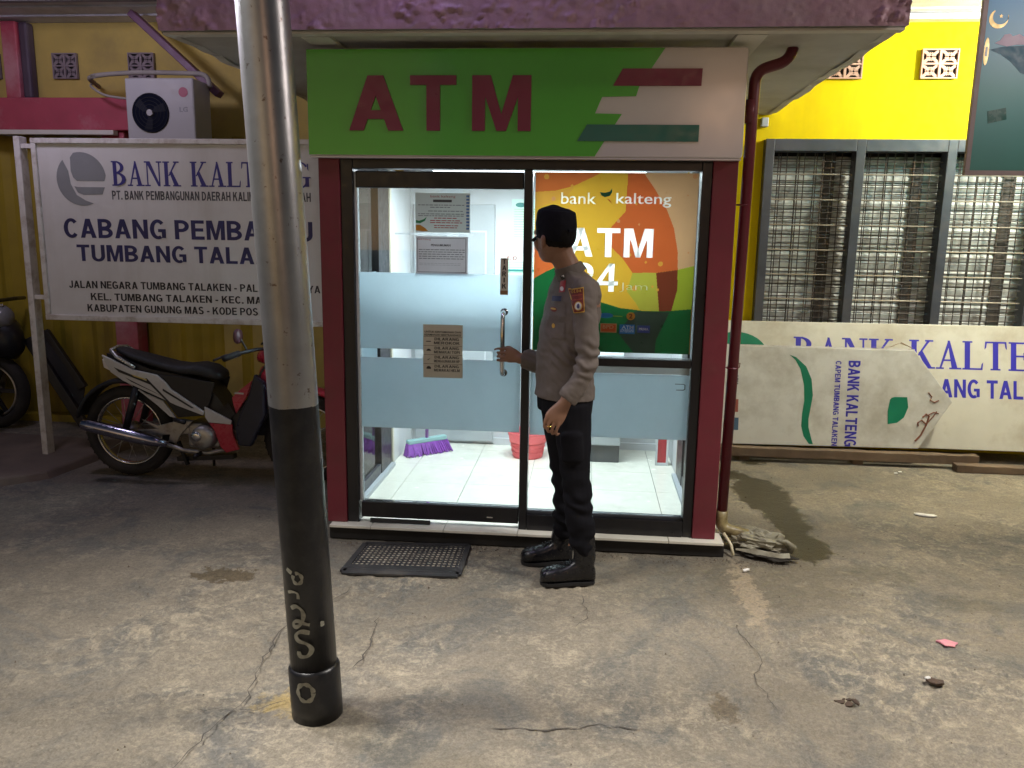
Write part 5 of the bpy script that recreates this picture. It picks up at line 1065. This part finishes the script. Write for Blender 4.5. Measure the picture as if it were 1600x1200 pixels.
# -- boots
def boot(heel, toe, top):
    heel, toe = V3(heel), V3(toe); a = (toe-heel).normalized(); L_ = (toe-heel).length; s = V3((-a.y, a.x, 0)); m = MB(); rings = []
    for t, h, w in ((.0, .06, .020), (.05, .085, .034), (.22, .105, .038), (.42, .098, .040), (.58, .078, .045), (.76, .070, .050), (.9, .062, .047), (.97, .050, .036), (1.0, .034, .020)):
        p = heel+a*(L_*t); rings.append([p+s*w*math.copysign(abs(math.cos(q))**.7, math.cos(q))+V3((0, 0, .016+h/2+h/2*math.copysign(abs(math.sin(q))**.75, math.sin(q))-.004)) for q in [2*math.pi*k/20 for k in range(20)]])
    m.loft(rings); limb(m, interp([(heel+a*.062+V3((0, 0, .06)), .052, .040), (heel+a*.052+V3((0, 0, .14)), .052, .046), (V3(top), .054, .050)], 3), tuple(a))
    o = remesh(m, 'boot', bootm, pn, .0045, 3, lambda c, n: .0025*mnoise.noise(c*40)*(1 if c.z > .08 else .2))
    so = MB(); P = []
    for t, w in ((.01, .017), (.05, .032), (.25, .037), (.45, .037), (.7, .048), (.88, .046), (.96, .034), (1.0, .015)): P.append((heel+a*(L_*t)+s*w, heel+a*(L_*t)-s*w))
    ou = [p for p, _ in P]+[q for _, q in reversed(P)]; so.loft([[p+V3((0, 0, .0)) for p in ou], [p+V3((0, 0, .015)) for p in ou]])
    q = so.build('sole', M('boot_sole', (.010, .010, .011), .6), None); q.parent = o; q.matrix_parent_inverse = o.matrix_basis.inverted() @ Matrix.Translation(pn.location) @ Matrix.Translation(-pn.location)
    for k in range(5):
        t = .34+k*.06; p = heel+a*(L_*t)+V3((0, 0, .112-.004*k)); l_ = MB().tube([p-s*.022, p+V3((0, 0, .004)), p+s*.022], .0025, 6).build('lace', M('lace', (.015, .015, .016), .6), None); l_.parent = o
    return o
boot((.082, 3.574, 0), (-.172, 3.530, 0), (.020, 3.566, .235)); boot((-.030, 3.803, 0), (-.278, 3.752, 0), (-.062, 3.786, .235))
# -- cap, hair
cm = MB(); T = []
for u, d, w, tilt in ((-.030, .098, .082, .12), (-.005, .101, .085, .09), (.04, .104, .088, .04), (.080, .100, .085, -.02), (.100, .094, .080, -.03), (.112, .066, .056, -.05), (.121, .02, .02, -.05)):
    T.append([hp(-.010+d*math.cos(a)*1.0, w*math.sin(a), u+.018+tilt*d*math.cos(a)+(.010*math.cos(a) if u > .05 else 0)) for a in [2*math.pi*k/32 for k in range(32)]])
cm.loft(T); remesh(cm, 'cap', capm, pn, .004, 2, lambda c, n: .0018*mnoise.noise(c*38))
vm = MB(); arcp = [math.radians(-62+124*k/16) for k in range(17)]
inn = [hp(-.010+.098*math.cos(a), .082*math.sin(a), -.002+.010*math.cos(a)) for a in arcp]; out_ = [hp(-.010+.098*math.cos(a)+.050*math.cos(a)**.6, .084*math.sin(a), -.004-.016*math.cos(a)) for a in arcp]
n_ = len(inn); vm.add(inn+out_+[p-UP*.004 for p in inn]+[p-UP*.004 for p in out_], [(i, i+1, n_+i+1, n_+i) for i in range(n_-1)]+[(2*n_+i, 3*n_+i, 3*n_+i+1, 2*n_+i+1) for i in range(n_-1)]+[(n_+i, n_+i+1, 3*n_+i+1, 3*n_+i) for i in range(n_-1)])
vm.build('visor', capm, pn, smooth=True); MB().bar(hp(-.113, -.02, .03), hp(-.113, .02, .03), .012, .012).build('cap_strap', capm, pn, bevel=.002)
hm = MB(); hm.loft([[hp(-.010+d*math.cos(a)-(.006 if math.cos(a) < 0 else .020), w*math.sin(a), u) for a in [2*math.pi*k/28 for k in range(28)]] for u, d, w in ((-.050, .045, .040), (-.044, .075, .060), (-.022, .093, .074), (0, .099, .079), (.03, .098, .079), (.05, .08, .07))])
ho = remesh(hm, 'hair', hairm, pn, .004, 2, lambda c, n: .0025*mnoise.noise(c*120)-(.03 if (c-H).dot(fH) > .028-.6*(c.z-H.z) else 0))
# -- insignia, laid on the cloth
from mathutils.bvhtree import BVHTree
bv = BVHTree.FromPolygons([v.co.copy() for v in shirt.data.vertices], [tuple(p.vertices) for p in shirt.data.polygons])
def snap(x, z, e=.002):
    h = bv.ray_cast(V3((x, 3.0, z)), V3((0, 1, 0))); return (h[0]+h[1]*e) if h[0] else V3((x, 3.45, z))
def badge(name, P, mat, e=.002, nx=6, nz=7):                    # quad corners TL TR BR BL in (x, z)
    V = []; F = []
    for j in range(nz+1):
        for i in range(nx+1):
            s, t = i/nx, j/nz; V.append(snap(*[(P[0][k]*(1-s)+P[1][k]*s)*(1-t)+(P[3][k]*(1-s)+P[2][k]*s)*t for k in (0, 1)], e))
    for j in range(nz):
        for i in range(nx): F.append((j*(nx+1)+i, j*(nx+1)+i+1, (j+1)*(nx+1)+i+1, (j+1)*(nx+1)+i))
    return MB().add(V, F).build(name, mat, pn)
def disc(name, cx, cz, rx, rz, mat, e):
    V = [snap(cx, cz, e)]+[snap(cx+rx*math.cos(a), cz+rz*math.sin(a), e) for a in [2*math.pi*k/16 for k in range(16)]]; return MB().add(V, [(0, 1+i, 1+(i+1) % 16) for i in range(16)]).build(name, mat, pn)
pr1 = M('patch_maroon', (.16, .025, .018), .7, var=.1); pg1 = M('patch_gold', (.55, .32, .05), .6, var=.1); pw1 = M('patch_white', (.62, .60, .60), .6)
badge('sleeve_patch', [(-.078, 1.366), (-.012, 1.380), (-.004, 1.276), (-.049, 1.268)], pg1, .002, 8, 10); badge('sleeve_patch', [(-.0745, 1.361), (-.015, 1.375), (-.0075, 1.280), (-.046, 1.272)], pr1, .0032, 8, 10)
for k in range(2): badge('patch_stripe', [(-.066+k*.004, 1.340-k*.018), (-.016, 1.350-k*.018), (-.0155, 1.346-k*.018), (-.065+k*.004, 1.336-k*.018)], M('patch_red', (.30, .05, .03), .7), .0042, 8, 1)
disc('patch_emblem', -.030, 1.300, .016, .018, pg1, .0046); disc('patch_emblem', -.030, 1.300, .0125, .0145, pw1, .0056); disc('patch_emblem', -.030, 1.300, .0055, .009, M('patch_blue', (.06, .06, .16), .6), .0066)
for k, ch in enumerate('POLDA'):
    P_, w_ = sans_glyph(ch); x0 = -.070+k*.0105; z0 = 1.3495+k*.0022; m = MB()
    for q in P_:
        m.add([snap(x0+a*.0105, z0+b*.012, .0046+.0001*len(m.v)/8) for a, b in q], [tuple(range(len(q)))])
    m.build('patch_letter', pg1, pn)
badge('chest_badge', [(-.112, 1.395), (-.088, 1.400), (-.092, 1.350), (-.118, 1.345)], M('badge_red', (.34, .03, .03), .5), .003); disc('chest_badge', -.104, 1.362, .008, .010, pw1, .005)
badge('name_tape', [(-.148, 1.327), (-.105, 1.332), (-.108, 1.310), (-.150, 1.305)], M('name_tape', (.035, .04, .09), .7), .003); disc('breast_pin', -.140, 1.271, .016, .011, pr1, .003); disc('breast_pin', -.140, 1.273, .013, .004, pg1, .0042); disc('breast_pin', -.137, 1.201, .011, .016, pr1, .003); disc('breast_pin', -.137, 1.201, .007, .010, pg1, .0042)
badge('pocket', [(-.165, 1.222), (-.088, 1.226), (-.086, 1.150), (-.166, 1.146)], shirtm, .0035, 10, 10); badge('pocket_flap', [(-.167, 1.300), (-.086, 1.305), (-.086, 1.245), (-.168, 1.240)], shirtm, .0026, 10, 8)
o = MB().prism([(-.118, 1.418), (-.098, 1.428), (-.094, 1.408), (-.108, 1.400)], FR(3.568), .003).build('collar_tab', M('collar_tab_black', (.012, .014, .012), .5), pn); o = MB().prism([(-.112, 1.417), (-.100, 1.424), (-.098, 1.412), (-.104, 1.418)], FR(3.564), .003).build('collar_tab', pw1, pn)
MB().torus((-.140, 3.398, .782), .0098, .0018, 'z', 18, 6).build('ring', M('gold_ring', (.75, .5, .15), .2, 1., var=0), pn, smooth=True)
# ------------------------------------------------------------------ red and white motorcycle behind the pole
mc = thing('motorcycle', 'red, white and black underbone motorcycle parked beneath the white signboard', 'motorcycle', (-2.4, 4.88, 0))
YB = 4.88
mwhite = M('bike_white', (.55, .54, .52), .3, var=.06, dirt=(.30, .26, .2), damt=.4, coat=.3); mred = M('bike_red', (.42, .018, .04), .28, var=.08, coat=.4); mblk = M('bike_black', (.012, .012, .014), .42, var=.2); mseat = M('bike_seat', (.014, .014, .015), .65, var=.2, bump=.2, bscale=200); mal = M('bike_alloy', (.42, .40, .37), .38, .8, var=.15, dirt=(.12, .09, .06), damt=.6, dscale=14); mtyre = M('bike_tyre', (.017, .016, .015), .85, var=.3, dirt=(.10, .08, .06), damt=.35)
SP = lambda s, o=.11: (lambda u, v, w: (u, YB-s*(o+w), v))
def wheel(cx, R, parent):
    w = D.objects.new('wheel', None); link(w, parent)
    def sub(m, nm, mm, smooth=True):
        o = m.build(nm, mm, None, smooth=smooth); o.parent = w; return o
    sub(MB().torus((cx, YB, R), R-.040, .040, 'y', 56, 12, 1.05), 'tyre', mtyre)
    sub(MB().torus((cx, YB, R), R-.078, .010, 'y', 56, 8, 2.4), 'rim', M('rim_chrome', (.60, .59, .57), .22, 1., var=.1)); sub(MB().lathe([(.02, -.07), (.055, -.05), (.062, 0), (.055, .05), (.02, .07)], (cx, YB, R), 'y', 24), 'hub', mal)
    for k in range(18):
        a = 2*math.pi*k/18; b_ = a+(.5 if k % 2 else -.5); s = .02 if k % 2 else -.02
        sub(MB().tube([(cx+.05*math.cos(b_), YB+s, R+.05*math.sin(b_)), (cx+(R-.075)*math.cos(a), YB, R+(R-.075)*math.sin(a))], .0022, 5), 'spoke', mal)
    for k in range(40):
        a = 2*math.pi*k/40; p = (cx+(R-.003)*math.cos(a), YB, R+(R-.003)*math.sin(a)); q = (cx+(R-.006)*math.cos(a+.09), YB-.026, R+(R-.006)*math.sin(a+.09)); sub(MB().bar(p, q, .006, .006), 'tread_block', mtyre, False)
    return w
wheel(-2.925, .298, mc); wheel(-1.735, .290, mc)
def part(nm, mm, P, s=1, t=.018, o=.11, bevel=.004): return MB().prism(P, SP(s, o), t).build(nm, mm, mc, bevel=bevel)
panel = [(-3.009, .811), (-2.959, .790), (-2.808, .722), (-2.658, .694), (-2.605, .650), (-2.57, .605), (-2.362, .469), (-2.368, .445), (-2.539, .504), (-2.741, .590), (-2.879, .650), (-2.956, .703)]
spar = [(-2.956, .703), (-2.879, .650), (-2.742, .571), (-2.632, .529), (-2.553, .420), (-2.591, .428), (-2.671, .500), (-2.779, .584), (-2.906, .668)]
for s in (1, -1):
    part('side_panel', mwhite, panel, s); part('side_spar', mwhite, spar, s, .012, .104); part('side_inset', mblk, [(-2.87, .645), (-2.62, .525), (-2.545, .42), (-2.37, .44), (-2.54, .503)], s, .008, .098)
    for a, b_, c, d in (((-2.93, .735), (-2.70, .645), (-2.70, .632), (-2.90, .705)), ((-2.86, .672), (-2.64, .568), (-2.60, .55), (-2.82, .645)), ((-2.72, .672), (-2.575, .52), (-2.59, .52), (-2.735, .668)), ((-2.62, .610), (-2.42, .49), (-2.44, .49), (-2.62, .595))):
        part('decal', mblk, [a, b_, c, d], s, .0015, .1282, 0)
    part('decal', M('decal_gold', (.55, .42, .10), .4), [(-2.82, .693), (-2.72, .665), (-2.72, .657), (-2.80, .680)], s, .002, .1284, 0)
    part('under_seat', mblk, [(-2.677, .693), (-2.527, .689), (-2.286, .655), (-2.308, .586), (-2.331, .511), (-2.361, .473), (-2.57, .605), (-2.622, .677)], s, .010, .105)
    part('leg_cover', mwhite, [(-2.36, .501), (-2.186, .415), (-2.192, .391), (-2.337, .400), (-2.359, .436)], s, .016, .106); part('lower_fairing', mred, [(-2.337, .395), (-2.187, .392), (-2.186, .331), (-2.148, .230), (-2.234, .207), (-2.270, .244), (-2.303, .345)], s, .018, .10)
    part('upper_fairing', mred, [(-2.179, .563), (-2.130, .610), (-2.044, .677), (-2.086, .566), (-2.156, .462), (-2.172, .517)], s, .018, .10); part('leg_shield', M('shield_navy', (.010, .012, .028), .35, var=.2), [(-2.014, .723), (-1.952, .671), (-1.951, .470), (-2.053, .262), (-2.135, .266), (-2.150, .378), (-2.120, .462), (-2.060, .575)], s, .05, .11, .012)
    part('decal', mwhite, [(-2.155, .60), (-2.10, .597), (-2.102, .587), (-2.162, .590)], s, .002, .1185, 0)
    part('turn_signal', M('tail_lens', (.70, .66, .62), .2), [(-3.013, .784), (-2.979, .766), (-2.956, .735), (-2.960, .707), (-3.006, .729)], s, .022, .095)
for k in range(9):
    t = k/8; MB().bar((-2.285+.075*t, YB-.108, .470+.055*t), (-2.200+.03*t, YB-.108, .425+.035*t), .006, .006).build('tread_rib', mblk, mc)
# body core, seat, fenders
MB().loft([[(x, YB-w, z0), (x, YB+w, z0), (x, YB+w, z1), (x, YB-w, z1)] for x, w, z0, z1 in ((-3.02, .05, .74, .81), (-2.9, .095, .69, .79), (-2.7, .097, .59, .72), (-2.55, .097, .50, .70), (-2.36, .095, .47, .66), (-2.2, .09, .36, .44), (-2.10, .085, .30, .55), (-2.0, .07, .40, .74), (-1.95, .05, .50, .80))]).build('body_core', mblk, mc)
seat = [(-2.955, .815, .846, .05), (-2.85, .775, .818, .085), (-2.72, .740, .786, .098), (-2.60, .712, .758, .105), (-2.52, .692, .750, .112), (-2.42, .690, .762, .115), (-2.34, .668, .748, .105), (-2.28, .655, .715, .08), (-2.262, .67, .69, .05)]
MB().loft([[(x, YB+w*math.copysign(abs(math.cos(a))**.6, math.cos(a)), (z0+z1)/2+(z1-z0)/2*math.copysign(abs(math.sin(a))**.6, math.sin(a))) for a in [2*math.pi*k/20 for k in range(20)]] for x, z0, z1, w in seat]).build('seat', mseat, mc, smooth=True)
MB().tube([(-2.80, YB-.118, .735), (-2.92, YB-.112, .800), (-2.965, YB-.09, .838), (-2.97, YB, .848), (-2.965, YB+.09, .838), (-2.92, YB+.112, .800), (-2.80, YB+.118, .735)], .011, 8).build('grab_rail', M('grab_alloy', (.55, .54, .52), .3, .8), mc, smooth=True)
def fender(cx, R, a0, a1, w, mm, nm):
    rg = []
    for k in range(15):
        a = math.radians(a0+(a1-a0)*k/14); rg.append([(cx+r_*math.cos(a), YB+y_, .295+r_*math.sin(a)) for r_, y_ in ((R-.02, -w), (R+.006, -w*.8), (R+.012, 0), (R+.006, w*.8), (R-.02, w), (R+.002, 0))])
    return MB().loft(rg).build(nm, mm, mc, smooth=True)
fender(-2.925, .345, 40, 165, .065, mblk, 'rear_fender'); fender(-1.735, .325, 30, 150, .06, mred, 'front_fender')
# engine, exhaust, swing arm, stands
MB().lathe([(.03, -.165), (.062, -.163), (.074, -.150), (.078, -.11), (.08, .09), (.06, .12)], (-2.372, YB, .305), 'y', 28).build('engine_cover', mal, mc, smooth=True); MB().lathe([(.012, -.176), (.030, -.172), (.034, -.163)], (-2.40, YB, .318), 'y', 20).build('clutch_cap', M('bike_chrome', (.65, .64, .62), .15, 1.), mc, smooth=True)
box('crankcase', mal, mc, -2.50, -2.29, YB-.085, YB+.085, .22, .385, .02); MB().tube([(-2.30, YB, .32), (-2.12, YB, .345)], [.075, .06], 16).build('cylinder', mal, mc, smooth=True)
MB().tube([(-3.152, YB-.165, .372), (-3.140, YB-.165, .370), (-3.10, YB-.165, .362), (-2.80, YB-.165, .302), (-2.68, YB-.16, .276), (-2.60, YB-.15, .255)], [.022, .034, .040, .042, .034, .018], 18).build('muffler', M('muffler_chrome', (.30, .29, .36), .18, 1., var=.1), mc, smooth=True); MB().tube([(-2.62, YB-.152, .258), (-2.50, YB-.13, .215), (-2.36, YB-.10, .195), (-2.18, YB-.06, .235)], .014, 10).build('exhaust_pipe', mal, mc, smooth=True)
for x in (-3.07, -2.83): MB().torus((x, YB-.165, .357 if x < -3 else .308), .042, .004, 'z', 20, 6).build('muffler_band', mal, mc)
for s in (1, -1):
    MB().bar((-2.925, YB-s*.085, .298), (-2.48, YB-s*.075, .335), .03, .045).build('swing_arm', mal, mc, bevel=.006); MB().tube([(-2.90, YB-s*.10, .33), (-2.80, YB-s*.10, .62)], [.022, .026], 12).build('shock_absorber', mblk, mc, smooth=True)
MB().prism([(-2.793, .402), (-2.681, .362), (-2.55, .400), (-2.452, .400), (-2.54, .30), (-2.57, .25), (-2.62, .262), (-2.60, .33), (-2.70, .345)], SP(1, .09), .012).build('peg_bracket', mal, mc, bevel=.003)
MB().tube([(-2.565, YB-.11, .408), (-2.46, YB-.19, .412)], .014, 10).build('foot_peg', mblk, mc, smooth=True); MB().tube([(-2.40, YB-.1, .20), (-2.40, YB-.20, .195)], .013, 10).build('foot_peg', mblk, mc, smooth=True); MB().tube([(-2.42, YB+.10, .22), (-2.50, YB+.26, .006)], .010, 8).build('side_stand', mblk, mc)
MB().bar((-2.58, YB-.05, .25), (-2.52, YB-.06, .10), .02, .02).build('centre_stand', mblk, mc); MB().bar((-2.60, YB-.02, .13), (-2.22, YB-.02, .16), .05, .03).build('under_frame', mblk, mc)
# front end
for s in (1, -1): MB().tube([(-1.90, YB-s*.07, .78), (-1.735, YB-s*.07, .29)], [.018, .022], 12).build('fork', mal, mc, smooth=True)
MB().loft([[(x, YB+w*math.cos(a), zc+h*math.sin(a)) for a in [2*math.pi*k/16 for k in range(16)]] for x, zc, w, h in ((-2.035, .81, .05, .035), (-1.98, .82, .10, .060), (-1.90, .82, .12, .075), (-1.83, .80, .09, .060), (-1.80, .79, .04, .03))]).build('handlebar_cowl', mred, mc, smooth=True)
MB().loft([[(x, YB+w*math.cos(a), zc+h*math.sin(a)) for a in [2*math.pi*k/16 for k in range(16)]] for x, zc, w, h in ((-2.02, .70, .06, .05), (-1.94, .66, .12, .12), (-1.86, .60, .10, .14), (-1.80, .56, .04, .08))]).build('front_cowl', mred, mc, smooth=True)
for s in (1, -1):
    MB().tube([(-1.95, YB, .865), (-2.0, YB-s*.14, .875), (-2.06, YB-s*.26, .865), (-2.10, YB-s*.34, .85)], .011, 10).build('handlebar', mblk, mc, smooth=True); MB().tube([(-2.06, YB-s*.25, .865), (-2.105, YB-s*.36, .848)], .019, 12).build('grip', mseat, mc, smooth=True); MB().tube([(-2.04, YB-s*.22, .87), (-2.13, YB-s*.28, .855), (-2.17, YB-s*.36, .835)], .007, 8).build('brake_lever', mblk, mc, smooth=True)
    MB().tube([(-2.03, YB-s*.20, .875), (-2.06, YB-s*.22, .95)], .006, 8).build('mirror_stalk', mblk, mc); MB().lathe([(0, -.012), (.042, -.010), (.046, 0), (.040, .016), (0, .022)], (-2.075, YB-s*.225, .965), 'x', 20).build('mirror', M('mirror_back', (.07, .022, .03), .4), mc, smooth=True)
# ------------------------------------------------------------------ dark motorcycle cut by the left edge, and the rack beside it
dk = thing('dark_motorcycle', 'dark motorcycle cut off by the left edge behind the signboard post', 'motorcycle', (-4.70, 6.0, 0))
YB2 = 5.92
dm = M('dark_bike', (.010, .011, .016), .38, var=.3, coat=.2)
MB().torus((-4.68, YB2, .305), .262, .045, 'y', 48, 10, 1.2).build('wheel', mtyre, dk, smooth=True); MB().torus((-4.68, YB2, .305), .205, .012, 'y', 48, 8, 2).build('rim', mal, dk, smooth=True); MB().lathe([(.03, -.06), (.06, -.03), (.06, .03), (.03, .06)], (-4.68, YB2, .305), 'y', 20).build('hub', mal, dk, smooth=True)
for k in range(6): a = k*math.pi/3; MB().bar((-4.68+.05*math.cos(a), YB2, .305+.05*math.sin(a)), (-4.68+.2*math.cos(a), YB2, .305+.2*math.sin(a)), .03, .02, (0, 1, 0)).build('spoke', dm, dk)
MB().loft([[(x, YB2+w*math.cos(a), zc+h*math.sin(a)) for a in [2*math.pi*k/16 for k in range(16)]] for x, zc, w, h in ((-5.48, .78, .06, .05), (-5.18, .78, .13, .10), (-4.88, .80, .16, .14), (-4.63, .78, .17, .20), (-4.46, .72, .12, .16), (-4.4, .70, .05, .08))]).build('fairing', dm, dk, smooth=True)
MB().loft([[(x, YB2-.02+w*math.cos(a), zc+h*math.sin(a)) for a in [2*math.pi*k/14 for k in range(14)]] for x, zc, w, h in ((-5.38, .45, .1, .12), (-5.08, .42, .13, .18), (-4.83, .42, .12, .16))]).build('engine', mblk, dk, smooth=True)
MB().tube([(-4.54, YB2-.08, .95), (-4.66, YB2-.08, .31)], .024, 12).build('fork', mal, dk, smooth=True); MB().tube([(-4.54, YB2+.08, .95), (-4.66, YB2+.08, .31)], .024, 12).build('fork', mal, dk, smooth=True)
MB().tube([(-4.56, YB2+.30, 1.02), (-4.5, YB2+.10, 1.03), (-4.48, YB2-.10, 1.03), (-4.44, YB2-.22, 1.10), (-4.32, YB2-.34, 1.17)], .016, 10).build('handlebar', dm, dk, smooth=True); MB().tube([(-4.41, YB2-.25, 1.12), (-4.3, YB2-.36, 1.185)], .024, 12).build('grip', mseat, dk, smooth=True); MB().tube([(-4.44, YB2-.20, 1.02), (-4.31, YB2-.28, 1.01)], .010, 8).build('brake_lever', mal, dk, smooth=True)
MB().lathe([(.02, -.05), (.075, -.03), (.09, .02), (.06, .06)], (-4.5, YB2-.05, .90), 'x', 20).build('headlight', M('headlight', (.25, .26, .28), .15), dk, smooth=True); MB().tube([(-4.86, YB2-.1, .30), (-4.5, YB2-.16, .16), (-5.28, YB2-.18, .2)], .03, 12).build('exhaust_pipe', M('dark_exhaust', (.10, .10, .12), .25, .9), dk, smooth=True)
rk = thing('leaning_frame', 'dark slanting board leaning between the signboard post and rear wheel', 'board', (-4.15, 6.1, 0))
for a, b_ in (((-4.40, 6.0, .72), (-4.02, 6.05, .012)), ((-4.34, 6.12, .76), (-4.06, 6.14, .30))): MB().bar(a, b_, .05, .075).build('rail', dm, rk, bevel=.008)
MB().add([(-4.39, 6.03, .74), (-4.06, 6.08, .10), (-4.05, 6.15, .33), (-4.33, 6.15, .78), (-4.38, 6.05, .72), (-4.07, 6.10, .10), (-4.06, 6.17, .32), (-4.34, 6.17, .76)], [(0, 1, 2, 3), (7, 6, 5, 4), (0, 4, 5, 1), (1, 5, 6, 2), (2, 6, 7, 3), (3, 7, 4, 0)]).build('panel', M('dark_panel', (.018, .017, .016), .7, var=.3), rk)
